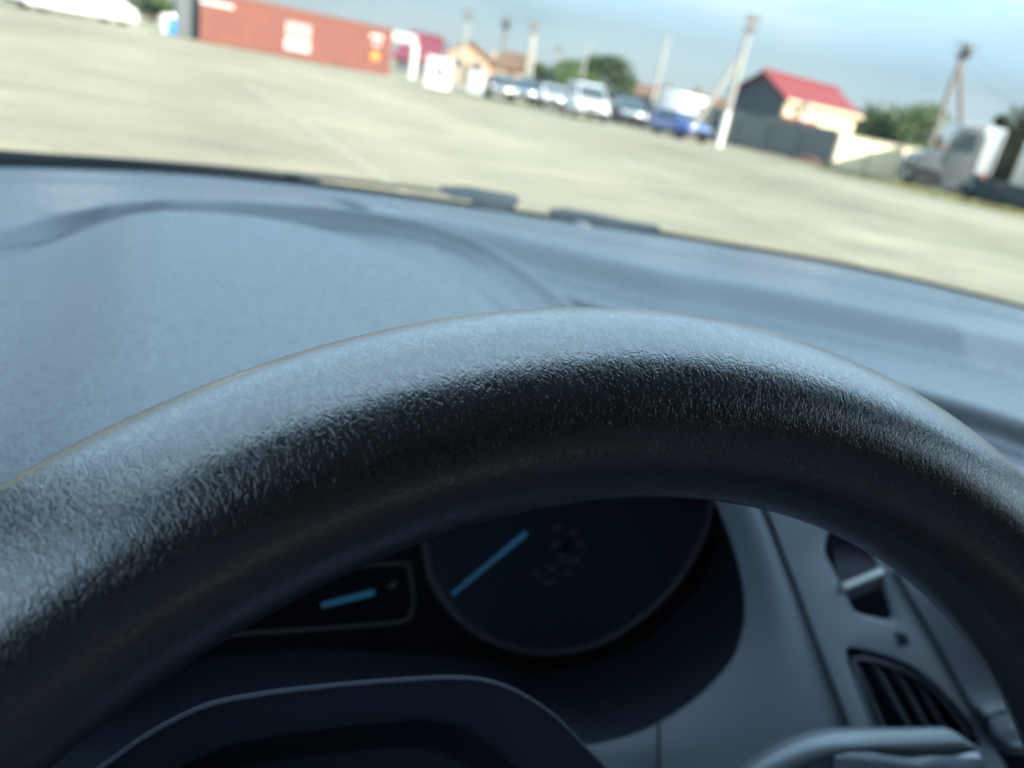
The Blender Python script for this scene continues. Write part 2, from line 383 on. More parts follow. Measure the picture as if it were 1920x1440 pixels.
def plan_hood(pts):
    out = []
    for x, y in pts:
        z = -.117
        for _ in range(30):
            q = on_z(x, y, z+H); z = .5*z+.5*float(hood_in(np.array(q.x), np.array(q.y)))
        out.append([q.x, q.y])
    return np.array(out)
OUTER = dense(plan_hood([(-420, 660), (-260, 545), (-110, 470), (0, 431), (100, 401), (200, 380), (300, 371), (450, 374), (620, 387), (760, 409), (900, 454), (1000, 514), (1080, 577), (1150, 640), (1220, 720), (1300, 840)]))
INNER = dense(plan_hood([(-420, 800), (-260, 640), (-120, 540), (0, 482), (150, 427), (250, 397), (300, 390), (400, 393), (520, 408), (650, 437), (800, 487), (900, 535), (970, 590), (1040, 665), (1120, 780)]))
LINE_A = dense(plan([(960, 506), (1030, 525), (1180, 565), (1325, 597), (1560, 655), (1733, 696), (1920, 742), (2250, 840), (2800, 1100)], -.16))
LINE_B = dense(plan([(700, 395), (800, 418), (917, 451), (1208, 527), (1383, 556), (1650, 610), (1920, 667), (2300, 770), (3000, 1050)], -.158))
LINE_C = dense(plan([(-300, 350), (0, 348), (150, 352), (430, 360), (700, 385), (900, 420), (1150, 470), (1400, 512), (1650, 565), (1920, 630), (2400, 780)], -.162))
def dash_z(X, Y):
    z = COWL_Z+.018*np.sin(np.pi*np.clip((cowl_y(X)-Y)/.7, 0, 1))-.012*np.clip((.5-Y)/.3, 0, 1)**2
    z = z-.020*sstep(-.005, .014, sdist(X, Y, LINE_A))*sstep(.20, .28, X)
    z = z-.024*sstep(-.03, .03, sdist(X, Y, LINE_B))*sstep(.12, .3, X)
    d = sdist(X, Y, LINE_C); z = z-.006*np.exp(-(d/.007)**2)
    # instrument hood
    dO, dI = sdist(X, Y, OUTER), sdist(X, Y, INNER)
    far = 1-sstep(.06, .17, X)
    kI = sstep(-.007, .007, dI)*far+sstep(-.012, .010, dI)*(1-far)
    hin = hood_in(X, Y); dep = .011*far+.008*(1-far)
    hin = hin*kI+(hin-dep)*(1-kI)+(.0108*far+.0095*(1-far))*np.exp(-((dO-.003)/.0075)**2)
    kO = sstep(-.10, -.004, dO)*far+sstep(-.024, .001, dO)*(1-far)
    return z*(1-kO)+np.maximum(hin, z)*kO
def near_y(X):
    return .335-.090*sstep(-.19, -.12, X)*(1-sstep(.13, .215, X))-.05*sstep(.36, .46, X)
def dashboard():
    db = thing('dashboard', 'grained dark dashboard below the windscreen with hooded instruments and air vent', 'dashboard', (.42, .6, .75))
    ny = 330
    xs = np.concatenate([np.arange(-.34, -.16, .005), np.arange(-.16, .28, .0024), np.arange(.28, 1.181, .005)])   # finer round the hood
    rows = []
    for j in range(ny):
        t = j/(ny-1); Y = cowl_y(xs)*(1-t)+near_y(xs)*t; rows.append((xs, Y, dash_z(xs, Y)))
    X, Y, Z = rows[-1]
    for dy, dz in ((-.002, -.002), (-.003, -.005), (-.002, -.009), (.003, -.013), (.02, -.017), (.08, -.026)):
        rows.append((X, Y+dy, Z+dz))
    mb = MB().grid([[Vector((x, y, z+H)) for x, y, z in zip(a, b, c)] for a, b, c in rows])
    mb.build('top_pad', M_DASH, db, smooth=True, angle=75)
    # black strip where the pad meets the glass
    q = np.linspace(-.34, 1.18, 90)
    MB().tube([Vector((x, y+.001, COWL_Z+H-.001)) for x, y in zip(q, cowl_y(q))], .0032, 8).build('cowl_seal', M_BLACK, db, smooth=True)
    # --- instrument cluster: housing, lens, dials
    YR = .275
    oval = [(1330, 925), (1352, 970), (1385, 1060), (1396, 1140), (1390, 1190), (1366, 1245), (1300, 1312), (1215, 1364), (1130, 1391), (1060, 1400), (900, 1420), (600, 1450), (300, 1470), (60, 1440), (-20, 1300), (60, 1150), (400, 960), (800, 850), (1150, 830)]
    ov = smooth_line([on_y(x, y, YR) for x, y in oval], 7, True)
    bpx = [(1338, 925), (1345, 965), (1338, 1030), (1310, 1090), (1282, 1130), (1245, 1170), (1195, 1205), (1140, 1230), (1070, 1250), (1000, 1255), (880, 1230), (640, 1215), (420, 1225), (250, 1260), (150, 1200), (200, 1100), (450, 950), (820, 860), (1150, 840)]
    bk = smooth_line([on_y(x, y, .367) for x, y in bpx], 7, True); cen = sum(ov, Vector())/len(ov)
    rows = [[cen+(p-cen)*1.012 for p in ov+ov[:1]], ov+ov[:1]]
    for t in (.12, .35, .7, 1.0): rows.append([p.lerp(q, t)+(p-cen).normalized()*.004*math.sin(math.pi*t) for p, q in zip(ov+ov[:1], bk+bk[:1])])
    cl = MB().grid(rows).build('instrument_cluster', M_DARK, db, smooth=True)
    YP = .365
    MB().prism([(-.16, YP, H-.44), (.42, YP, H-.44), (.40, YP, H-.2), (-.16, YP, H-.2)], (0, .01, 0)).build('lens', M_GLOSSB, cl)
    ring = smooth_line([on_y(x, y, YP-.004) for x, y in ((800, 1042), (812, 1090), (850, 1148), (910, 1195), (990, 1221), (1070, 1220), (1140, 1198), (1210, 1152), (1270, 1090), (1315, 1015), (1333, 950), (1325, 860), (1230, 760), (1060, 720), (900, 780), (815, 900), (795, 990))], 6, True)
    MB().tube(ring, .0021, 8, True).build('dial_ring', M_RING, cl, smooth=True)
    cxp = Vector((sum(p.x for p in ring)/len(ring), YP-.004, sum(p.z for p in ring)/len(ring)))
    rr = MB().grid([[Vector((cxp.x+(p.x-cxp.x)*s, YP+dy, cxp.z+(p.z-cxp.z)*s)) for p in ring+ring[:1]] for s, dy in ((.985, -.004), (.95, -.002), (.05, -.002))])
    rr.build('dial_face', M_DARK, cl, smooth=True)
    def needle(p0, p1, w0, w1, y):
        a, b = on_y(*p0, y), on_y(*p1, y); d = (b-a).normalized(); n = Vector((-d.z, 0, d.x))
        MB().prism([a-n*w0, b-n*w1, b+n*w1, a+n*w0], (0, .0015, 0)).build('needle', M_NEEDLE, cl, bevel=.0003)
    needle((848, 1117), (988, 1000), .0007, .0017, YP-.008)
    needle((603, 1137), (702, 1112), .0012, .0017, YP-.006)
    tk = MB()
    for i, (x, y) in enumerate(((1046, 990), (1075, 1000), (1090, 1022), (1055, 1045), (1035, 1068), (1010, 1080), (1030, 1092), (1065, 1076), (1078, 1052), (1045, 1022))):
        p = on_y(x, y, YP-.0035); a = rnd.uniform(-.4, .9); d = Vector((math.cos(a), 0, math.sin(a)))*rnd.uniform(.0022, .0045); n = Vector((-d.z, 0, d.x)).normalized()*.0009
        tk.prism([p-d-n, p+d-n, p+d+n, p-d+n], (0, .001, 0))
    tk.build('dial_marks', M_MARK, cl)
    arc = [on_y(x, y, YP-.0035) for x, y in ((1010, 1000), (1032, 1012), (1030, 1040), (1000, 1072), (950, 1090))]
    MB().tube(smooth_line(arc, 5), .0011, 6).build('dial_arc', mat('dim_print', (.10, .10, .11), .5), cl, smooth=True)
    fr = smooth_line([on_y(x, y, YP-.003) for x, y in ((420, 1190), (500, 1185), (620, 1177), (740, 1167), (764, 1160), (774, 1140), (773, 1100), (766, 1066), (752, 1056), (600, 1064))], 5)
    MB().tube(fr, .0010, 8).build('display_frame', M_RING, cl, smooth=True)
    MB().tube([on_y(730, 1103, YP-.004), on_y(742, 1092, YP-.004)], .001, 6).build('display_mark', M_MARK, cl)
    # --- fascia right of the instruments
    def strip(A, B, n=10, bulge=0., ya=.27, yb=.27, m=6):
        a = smooth_line([on_y(*p, ya) for p in A], m); b = smooth_line([on_y(*p, yb) for p in B], m)
        return [[p.lerp(q, t/n)+Vector((0, -bulge*math.sin(math.pi*t/n), 0)) for t in range(n+1)] for p, q in zip(a, b)]
    L1 = [(1318, 905), (1345, 950), (1372, 1015), (1392, 1090), (1397, 1140), (1391, 1190), (1367, 1246), (1301, 1313), (1216, 1366), (1131, 1393), (1061, 1403), (960, 1440)]
    S1 = [(1400, 880), (1430, 945), (1452, 1000), (1472, 1052), (1495, 1112), (1512, 1160), (1530, 1208), (1556, 1277), (1578, 1334), (1600, 1392), (1630, 1470), (1670, 1580)]
    MB().grid(strip(L1, S1, 12, .006, YR, .272)).build('fascia', M_TRIM, db, smooth=True)
    lo = [[on_y(1060, 1402, YR), on_y(1131, 1393, YR), on_y(1216, 1366, YR)]]
    MB().tube(smooth_line([on_y(x, y, YR-.0065) for x, y in ((1236, 1360), (1235, 1395), (1234, 1450))], 4), .0009, 6).build('seam', M_BLACK, db, smooth=True)
    top = smooth_line([on_y(1318, 905, YR), on_y(1400, 880, .272), on_y(1480, 885, .27), on_y(1560, 900, .27), on_y(1640, 1010, .27)], 5)
    MB().grid([top, [Vector((q.x+.03*i/len(top), .345, H+float(dash_z(np.array([q.x+.03*i/len(top)]), np.array([.345]))[0])-.004)) for i, q in enumerate(top)]]).build('fascia_top', M_TRIM, db, smooth=True)
    # --- centre stack panel with vent wheel and vent openings
    YS = .268
    P = lambda pts, y=YS: [on_y(a, b, y) for a, b in pts]
    outer = P([(1406, 880), (1436, 945), (1458, 1000), (1478, 1052), (1501, 1112), (1536, 1208), (1562, 1277), (1584, 1334), (1606, 1392), (1640, 1480), (1960, 1560), (1905, 1470), (1862, 1400), (1826, 1334), (1790, 1268), (1752, 1198), (1714, 1132), (1678, 1070), (1640, 1010), (1560, 900)])
    hw = smooth_line(P([(1562, 985), (1547, 1030), (1560, 1062), (1585, 1112), (1601, 1144), (1622, 1160), (1650, 1167), (1676, 1171), (1683, 1160), (1662, 1097), (1641, 1050), (1610, 1000)]), 4, True)
    hv = smooth_line(P([(1592, 1214), (1588, 1232), (1605, 1285), (1634, 1366), (1650, 1420), (1700, 1450), (1800, 1450), (1838, 1410), (1815, 1350), (1769, 1297), (1712, 1250), (1640, 1222)]), 4, True)
    MB().plate(outer, [hw, hv], (0, .006, 0)).build('centre_panel', M_PANEL, db, bevel=.0012, angle=35)
    MB().tube(smooth_line(P([(1404, 880), (1434, 945), (1456, 1000), (1476, 1052), (1499, 1112), (1534, 1208), (1560, 1277), (1582, 1334), (1604, 1392), (1640, 1490)], .2705), 5), .0012, 8).build('seam', M_BLACK, db, smooth=True)
    MB().box((.53, YS+.10, H-.40), (.34, .01, .34)).build('backing', M_DARK, db)
    # roller that opens the vent, knurled, with a white mark
    a0, a1 = on_y(1600, 990, YS), on_y(1655, 1180, YS); ax = Vector((on_y(1645, 1056, YS)-on_y(1576, 1084, YS)).normalized())
    cen = on_y(1618, 1085, YS); dn = Vector((a1-a0).normalized()); dn = (dn-ax*dn.dot(ax)).normalized(); outv = Vector((0, -1, 0)); outv = (outv-ax*outv.dot(ax)-dn*outv.dot(dn)).normalized()
    rad = .040; cc = cen-outv*(rad-.0005); rows = []
    for k in range(121):
        w = R(-80+160*k/120); r_ = rad-(.0007 if k % 2 else 0)
        rows.append([cc+ax*s+(outv*math.cos(w)+dn*math.sin(w))*r_ for s in (-.0185, -.018, 0, .018, .0185)])
    tw = MB().grid(rows).build('vent_roller', mat('roller_grey', (.10, .10, .13), .55, var=.1, scale=80), db, smooth=True)
    w = R(-2); mk = MB(); p0 = cc+(outv*math.cos(w)+dn*math.sin(w))*(rad+.0006)
    mk.tube([p0-ax*.0165, p0-ax*.015, p0+ax*.0125, p0+ax*.014], [.001, .0024, .0024, .001], 12); mk.build('roller_mark', M_WHITE_MARK, tw, smooth=True)
    MB().tube(smooth_line(P([(1678, 1070), (1714, 1132), (1752, 1198), (1790, 1268), (1826, 1334), (1846, 1372), (1872, 1400), (1900, 1409), (1960, 1412)], YS-.001), 5), .0016, 10).build('panel_edge', M_SATIN, db, smooth=True)
    # vent: dark box, inner frame and slats
    av = MB(); back = [p+Vector((0, .05, 0)) for p in hv]
    av.grid([[p*1.0 for p in hv+hv[:1]], [p for p in back+back[:1]]]); av.prism([p for p in back], (0, .002, 0))
    vent = av.build('air_vent', M_DARK, db, smooth=True)
    MB().tube(smooth_line(P([(1640, 1370), (1612, 1290), (1600, 1240), (1615, 1233), (1656, 1241), (1724, 1271), (1775, 1318), (1815, 1375)], YS+.006), 5), .0016, 8).build('vent_frame', M_TRIM, vent, smooth=True)
    for (p, q) in (((1612, 1255), (1665, 1380)), ((1652, 1262), (1716, 1380)), ((1694, 1278), (1762, 1400)), ((1738, 1305), (1805, 1420))):
        a, b = on_y(*p, YS+.012), on_y(*q, YS+.012); s_ = (b-a).normalized().cross(Vector((0, 1, 0)))*.0008
        MB().prism([a-s_, b-s_, b+s_, a+s_], (.006, .026, 0)).build('slat', M_TRIM, vent, bevel=.0004)
    # small plate under the roller
    MB().prism(P([(1678, 1186), (1700, 1190), (1706, 1208), (1686, 1214)], YS-.0004), (0, .001, 0)).build('small_plate', M_DARK, db)
    # --- rounded screen housing further right, with a button
    E = [(1560, 880), (1640, 1006), (1680, 1068), (1716, 1130), (1754, 1196), (1792, 1266), (1828, 1332), (1850, 1370), (1880, 1394), (1960, 1404)]
    G = [(1800, 880), (1880, 1006), (1940, 1068), (1990, 1130), (2030, 1196), (2080, 1250), (2110, 1300), (2120, 1330), (2120, 1350), (2120, 1360)]
    A = smooth_line([on_y(*p, YS+.003) for p in E], 6); B = smooth_line([on_y(*p, YS+.03) for p in G], 6)
    rows = []; n = len(A)
    for i, (p, q) in enumerate(zip(A, B)):
        t = i/(n-1); bul = -.028*math.sin(math.pi*min(1, max(0, (t-.12)/.62)))
        rows.append([p.lerp(q, s/12)+Vector((0, bul*(min(1, s/4)), 0)) for s in range(13)])
    MB().grid(rows).build('screen_housing', M_PANEL, db, smooth=True)
    bt = smooth_line([on_y(x, y, YS-.010) for x, y in ((1858, 1345), (1880, 1338), (1930, 1334), (1960, 1360), (1955, 1392), (1900, 1391), (1872, 1380), (1861, 1362))], 4, True)
    bo = MB().prism(bt, (0, .012, 0)).build('button', M_PANEL, db, bevel=.001)
    MB().prism([on_y(x, y, YS-.0115) for x, y in ((1893, 1366), (1902, 1357), (1912, 1362), (1910, 1367))], (0, .002, 0)).build('button_mark', M_WHITE_MARK, bo)
    MB().tube(smooth_line([on_y(x, y, YS-.009) for x, y in ((1852, 1372), (1848, 1352), (1860, 1341), (1882, 1334), (1930, 1330))], 4), .0012, 8).build('button_surround', M_BLACK, db, smooth=True)
    # lower dash, out of frame
    MB().grid([[(-.34, .31, H-.20), (-.19, .30, H-.2)], [(-.34, .33, H-.6), (-.19, .33, H-.6)]]).build('lower_panel', M_DARK, db)
    MB().grid([[(.52, .31, H-.205), (1.18, .31, H-.205)], [(.66, .31, H-.32), (1.18, .34, H-.32)], [(.6, .38, H-.62), (1.18, .4, H-.62)]]).build('lower_panel', M_DARK, db, smooth=True)
dashboard()

# ---- wipers resting at the foot of the windscreen
def cd(px, py): return (on_z(px, py, H+COWL_Z)-Vector((0, 0, H))).dot(Vector(CF))+.02
def wipers():
    P = lambda x, y: at(x, y, cd(x, y+8))
    w = thing('windscreen_wiper', 'long black wiper with its blade lying along the left foot of the windscreen', 'wiper', P(60, 310)-Vector((0, 0, .03)), group='windscreen wipers')
    bl = [P(x, y) for x, y in ((-60, 285), (38, 293), (200, 303), (400, 317), (600, 335))]
    b = MB(); rows = []
    for i, p in enumerate(smooth_line(bl, 5)):
        rows.append([p+Vector((0, .016, -.004)), p+Vector((0, .012, .003)), p+Vector((0, .0, .0045)), p+Vector((0, -.004, -.006)), p+Vector((0, .004, -.018)), p+Vector((0, .016, -.004))])
    b.grid(rows).build('arm', M_WIPER, w, smooth=True, angle=50)
    ex = smooth_line([P(x, y) for x, y in ((540, 331), (620, 334), (720, 346), (830, 359), (905, 370))], 5)
    MB().tube(ex, [.0034-.0014*i/len(ex) for i in range(len(ex))], 8).build('blade', M_BLACK, w, smooth=True)
    w2 = thing('windscreen_wiper', 'black wiper with a broad pivot cap near the middle of the windscreen foot', 'wiper', P(930, 385)-Vector((0, 0, .03)), group='windscreen wipers')
    cap = [P(x, y) for x, y in ((826, 360), (880, 360), (976, 378), (962, 396), (948, 402), (888, 390), (886, 376), (850, 372))]
    MB().prism(cap, Vector((.006, .03, .004))).build('pivot_cap', M_WIPER, w2, bevel=.002)
    ar = [P(x, y) for x, y in ((1030, 400), (1060, 398), (1120, 408), (1172, 420), (1240, 431), (1240, 440), (1160, 430), (1090, 418), (1040, 412))]
    MB().prism(ar, Vector((.006, .02, .003))).build('arm', M_BLACK, w2, bevel=.0015)
    lo = [P(x, y) for x, y in ((1168, 424), (1260, 440), (1330, 452), (1400, 466))]
    MB().tube(smooth_line(lo, 4), .003, 8).build('blade', M_BLACK, w2, smooth=True)
    nz = thing('washer_nozzle', 'small grey washer jet on the cowl beside the wiper arm', 'nozzle', P(1090, 424)-Vector((0, 0, .01)))
    MB().sphere(P(1090, 427), (.015, .012, .008)).build('nozzle_cap', mat('grey_plastic', (.14, .15, .17), .4), nz, smooth=True)
wipers()

# ---- body shell: roof, pillars, doors, bonnet, glass
HEAD_Y, HEAD_Z = .06, .285
def shell():
    c = thing('car_shell', 'dark body shell and cabin roof around the dashboard with clear windscreen', 'car', (.42, 0, 0))
    xs = np.linspace(-.34, 1.18, 40); cy = cowl_y(xs)
    t = (xs-.42)/.76
    hx = .42+(xs-.42)*.78; hy = HEAD_Y-.10*t**2; hz = HEAD_Z-.075*t**2
    bot = [Vector((x, y+.004, COWL_Z+.004+H)) for x, y in zip(xs, cy)]; top = [Vector((x, y, z+H)) for x, y, z in zip(hx, hy, hz)]
    def row(s): return [a.lerp(b, s)+Vector((0, .04, .03))*math.sin(math.pi*s)*.8 for a, b in zip(bot, top)]
    MB().grid([row(s) for s in np.linspace(.002, 1, 20)]).build('windscreen', M_GLASS, c, smooth=True, angle=180)
    MB().grid([row(s) for s in (-.014, -.006, .002)]).build('frit_band', M_BLACK, c, smooth=True)
    # roof with headliner thickness
    rows = []
    for yy, dz in ((0, 0), (-.15, .03), (-.5, .05), (-1.0, .05), (-1.7, .0), (-2.3, -.08)):
        rows.append([Vector((x, y+yy, z+H+dz)) for x, y, z in zip(hx, hy, hz)])
    rows2 = [[p+Vector((0, 0, .05)) for p in r] for r in rows]
    MB().grid(rows).build('headliner', M_LINER, c, smooth=True)
    MB().grid([rows[0]]+rows2).build('roof', M_PAINT_CAR, c, smooth=True)
    # sun visors folded up under the headliner
    for x0, x1 in ((-.12, .30), (.54, .96)):
        MB().box(((x0+x1)/2, HEAD_Y-.13, HEAD_Z+H-.012), (x1-x0, .18, .016)).build('sun_visor', M_LINER, c, bevel=.006)
    # pillars
    for sx, k in ((-1, 0), (1, -1)):
        a, b = bot[k], top[k]
        MB().tube([a+Vector((0, -.02, -.05)), a.lerp(b, .5)+Vector((0, .03, .02)), b], [.045, .038, .035], 12).build('pillar', M_LINER, c, smooth=True)
        bx = .42+sx*.70
        MB().tube([Vector((bx+sx*.06, -.45, H-.35)), Vector((bx-sx*.02, -.45, H)), Vector((.42+sx*.6, -.45, H+.28))], [.06, .05, .045], 12).build('pillar', M_LINER, c, smooth=True)
        MB().tube([Vector((bx+sx*.06, -1.5, H-.3)), Vector((bx-sx*.03, -1.6, H)), Vector((.42+sx*.6, -1.75, H+.28))], [.16, .14, .1], 12).build('pillar', M_LINER, c, smooth=True)
        d = MB(); d.prism([(bx+sx*.04, .62, H-.14), (bx+sx*.04, -.43, H-.07), (bx+sx*.04, -1.75, H-.06), (bx+sx*.04, -1.75, H-.95), (bx+sx*.04, .62, H-.95)], (sx*.06, 0, 0)); d.build('door', M_DARK, c, bevel=.015)
        tg = MB().prism([(bx, -.50, H-.22), (.42+sx*.60, -.50, H+.27), (.42+sx*.60, -1.72, H+.27), (bx, -1.6, H-.2)], (sx*.005, 0, 0)); tg.build('rear_blocker', M_BLOCKER, c)  # unseen opaque panel added in the rear opening to keep light off the rim
    MB().prism([(-.2, -1.86, H+.05), (1.04, -1.86, H+.05), (.96, -1.80, H+.26), (-.12, -1.80, H+.26)], (0, -.006, 0)).build('rear_blocker', M_BLOCKER, c)  # same added light blocker across the back
    # tail, floor and bonnet
    MB().box((.42, -1.85, H-.42), (1.5, .08, 1.0)).build('tailgate', M_DARK, c, bevel=.02)
    MB().box((.42, -.5, .30), (1.5, 3.0, .05)).build('floor_pan', M_DARK, c)
    MB().box((.42, .75, H-.62), (1.4, .04, .7)).build('bulkhead', M_DARK, c)
    bonnet = []
    for i, (yy, z) in enumerate(((0.03, -.23), (.25, -.265), (.6, -.325), (.9, -.42), (1.02, -.55))):
        bonnet.append([Vector((x, y*.75+.24+yy, H+z-.05*((x-.42)/.75)**2)) for x, y in zip(xs, cy)])
    MB().grid(bonnet).build('bonnet', M_PAINT_CAR, c, smooth=True)
    # unseen front seats behind the eye point, added to darken the rim's reflections
    for x in (.06, .80):
        MB().box((x, -.78, H-.35), (.50, .14, .62), taper=.86).build('seat_back', M_LINER, c, bevel=.04); MB().box((x, -.80, H+.06), (.28, .11, .22)).build('headrest', M_LINER, c, bevel=.04)
        MB().box((x, -.50, H-.66), (.50, .5, .14)).build('seat_base', M_LINER, c, bevel=.04)
shell()

# ================================================================== the yard and what stands round it
M_CONC = concrete()
M_WHITE = mat('white_paint', (.80, .80, .76), .3, coat=.5, var=.04)
M_TYRE = mat('tyre_rubber', (.02, .02, .02), .8, var=.2)
M_WHEELRIM = mat('wheel_rim', (.45, .45, .44), .35, metal=.6)
M_CARGLASS = mat('car_glass', (.03, .045, .05), .06, coat=1., var=.1)
M_CHROME = mat('lamp_glass', (.80, .80, .80), .16, metal=.9, var=.03)
M_AMBER = mat('amber_lamp', (.7, .22, .03), .3)
M_RED = mat('container_red', (.22, .075, .052), .65, var=.16, scale=1.2)
M_GREYSTEEL = mat('grey_steel', (.13, .15, .15), .6, var=.14, scale=1.5)
M_CONCPOLE = mat('pole_concrete', (.40, .38, .33), .85, var=.14, scale=2)
M_WOOD = mat('pole_wood', (.20, .16, .12), .85, var=.2)
M_LIME = mat('limewash', (.78, .78, .74), .8, var=.06)
M_INSUL = mat('insulator', (.05, .045, .04), .4)
M_ROOFRED = mat('red_roof_sheet', (.22, .032, .028), .65, var=.10, scale=2)
M_ROOFMAG = mat('crimson_roof_sheet', (.20, .04, .06), .6, var=.12, scale=2)
M_ROOFBROWN = mat('brown_roof_tile', (.17, .10, .06), .8, var=.2, scale=3)
M_CREAM = mat('cream_render', (.70, .58, .38), .85, var=.10, scale=2)
M_PEACH = mat('peach_render', (.58, .37, .25), .85, var=.12, scale=2)
M_GABLE = mat('dark_slate_cladding', (.075, .085, .095), .7, var=.10, scale=3)
M_FENCE = mat('grey_fence_sheet', (.16, .175, .165), .75, var=.16, scale=1.5)
M_CREAMF = mat('cream_block_wall', (.86, .74, .50), .88, var=.10, scale=1.4)
M_LEAF = mat('tree_leaves', (.10, .15, .05), .7, var=.45, scale=1.1)
M_LEAF2 = mat('dark_leaves', (.055, .085, .035), .7, var=.45, scale=1.1)
M_LEAF3 = mat('autumn_leaves', (.11, .115, .045), .75, var=.4, scale=1.1)
M_BARK = mat('bark', (.10, .075, .05), .9, var=.3, scale=8)
M_GRASS = mat('dry_grass', (.30, .28, .11), .9, var=.35, scale=4)
M_WIN = mat('window_glass', (.03, .035, .04), .15, var=.1)
M_ORANGE = mat('orange_sticker', (.75, .33, .03), .5)

gr = MB(); N = 24
gr.grid([[Vector((-1500+3000*i/N, -1500+3000*j/N, 0)) for i in range(N+1)] for j in range(N+1)])
gr.build('ground', M_CONC, kind='structure')
# paler filler in the joints between the slabs
def joint(pa, pb, wdt):
    a, b = on_z(*pa, .004), on_z(*pb, .004); d = (b-a).normalized(); a = a-d*6; b = b+d*1.5; n = Vector((-d.y, d.x, 0))*wdt/2
    MB().add([a-n, b-n, b+n, a+n], [(0, 1, 2, 3)]).build('ground_joint', mat('joint_filler', (.375, .33, .235), .9, var=.2, scale=3), kind='structure')
joint((720, 335), (475, 165), .09)
joint((1700, 530), (1180, 300), .10)

# ---- shipping containers (x along the long side, -y the face towards us)
def container(name, label, loc, rz, L_, Hc, m, marks=None):
    c = thing(name, label, 'container', loc, rz, 'shipping containers on the yard')
    W = 2.44; sh = MB(); z0, z1 = .16, Hc-.10
    def corr(p, q, inward):
        p, q, inward = Vector(p), Vector(q), Vector(inward); n = max(2, int((q-p).length/.28)); xs = []
        for i in range(n):
            for t, k in ((0, 0), (.27, 0), (.5, 1), (.77, 1)): xs.append(p.lerp(q, (i+t)/n)+inward*(.04*k))
        xs.append(q)
        sh.grid([[v+Vector((0, 0, z0)) for v in xs], [v+Vector((0, 0, z1)) for v in xs]])
    corr((.1, .03, 0), (L_-.1, .03, 0), (0, 1, 0)); corr((L_-.1, W-.03, 0), (.1, W-.03, 0), (0, -1, 0))
    corr((.03, W-.1, 0), (.03, .1, 0), (1, 0, 0))
    corr((L_-.05, .1, 0), (L_-.05, W-.1, 0), (-1, 0, 0))
    sh.box((L_/2, W/2, Hc-.09), (L_-.1, W-.1, .02)); sh.box((L_/2, W/2, .15), (L_-.1, W-.1, .02))
    sh.build('corrugated_shell', m, c, world=False)
    f = MB()
    for x in (.07, L_-.07):
        for y in (.07, W-.07):
            f.box((x, y, Hc/2), (.14, .14, Hc-.24))
            for z in (.06, Hc-.06): f.box((x, y, z), (.18, .17, .12))
    for y in (.05, W-.05): f.box((L_/2, y, .12), (L_-.36, .10, .14)); f.box((L_/2, y, Hc-.07), (L_-.36, .10, .10))
    for x in (.05, L_-.05): f.box((x, W/2, .12), (.10, W-.34, .14)); f.box((x, W/2, Hc-.07), (.10, W-.34, .10))
    f.build('corner_frame', m, c, world=False, bevel=.012)
    for y in (.55, .9, 1.55, 1.9):
        MB().tube([(L_+.02, y, .2), (L_+.02, y, Hc-.15)], .025, 8).build('door_bar', M_GREYSTEEL, c, world=False)
    return c
CL = on_z(374, 77, 0); CRt = on_z(723, 141, 0)
cdir = (CRt-CL); crz = math.atan2(cdir.y, cdir.x); clen = 12.19
c1 = container('shipping_container', 'long brick red shipping container with white lettering across its side', CL, crz, clen, 3.0, M_RED)
ci = (Matrix.Translation(CL)@Matrix.Rotation(crz, 4, 'Z')).inverted()
def cface(px, py):                        # picture point on the container's long face, in its own frame
    o = ci@Vector((0, 0, H)); d = ci.to_3x3()@Vector(ray(px, py)); t = (0-o.y)/d.y; p = o+d*t; return p.x, p.z
M_LETTER = mat('container_white', (.80, .78, .74), .6)
lt = MB()
def bar(x, z, w_, h_): lt.box((x, .0, z), (w_, .03, h_))
xa, zt = cface(536, 47); xb, zb = cface(581, 97)
wd = (xb-xa); zt = cface(557, 40)[1]; zb = cface(557, 98)[1]; hh = zt-zb
for k in range(4):                        # upper row: tall open letters
    x = xa+wd*(.12+.25*k); z = zb+hh*.76
    bar(x-.10, z, .08, hh*.38); bar(x+.10, z, .08, hh*.38); bar(x, z-hh*.17, .13, .08)
for k in range(4):                        # lower row: heavy closed letters
    x = xa+wd*(.12+.25*k); z = zb+hh*.24
    bar(x-.12, z, .11, hh*.38); bar(x+.12, z, .11, hh*.38); bar(x, z+hh*.16, .15, .11); bar(x, z-hh*.16, .15, .11)
lt.build('logo_lettering', M_LETTER, c1, world=False); lt = MB()
x, z = cface(410, 8)
for k in range(5): bar(x-.9+.4*k, z, .30, .20)
lt.build('code_lettering', M_LETTER, c1, world=False); lt = MB()
x, z = cface(706, 72)
for k in range(3): bar(x-.3+.3*k, z+.12, .22, .22)
lt.build('code_lettering', M_LETTER, c1, world=False); lt = MB()
for k in range(2): bar(x-.1+.3*k, z-.35, .2, .16)
lt.build('code_lettering', M_LETTER, c1, world=False)
x, z = cface(703, 105)
MB().lathe([(.0, -.01), (.26, -.008), (.27, .0), (.26, .012), (0, .013)], (x, -.012, z), 'Y', 20).build('round_sticker', M_ORANGE, c1, world=False)
p = CL+Vector((-1.35, 1.2, 0))
container('shipping_container', 'dark grey shipping container standing behind the red one', p, crz, 6.06, 2.95, M_GREYSTEEL)

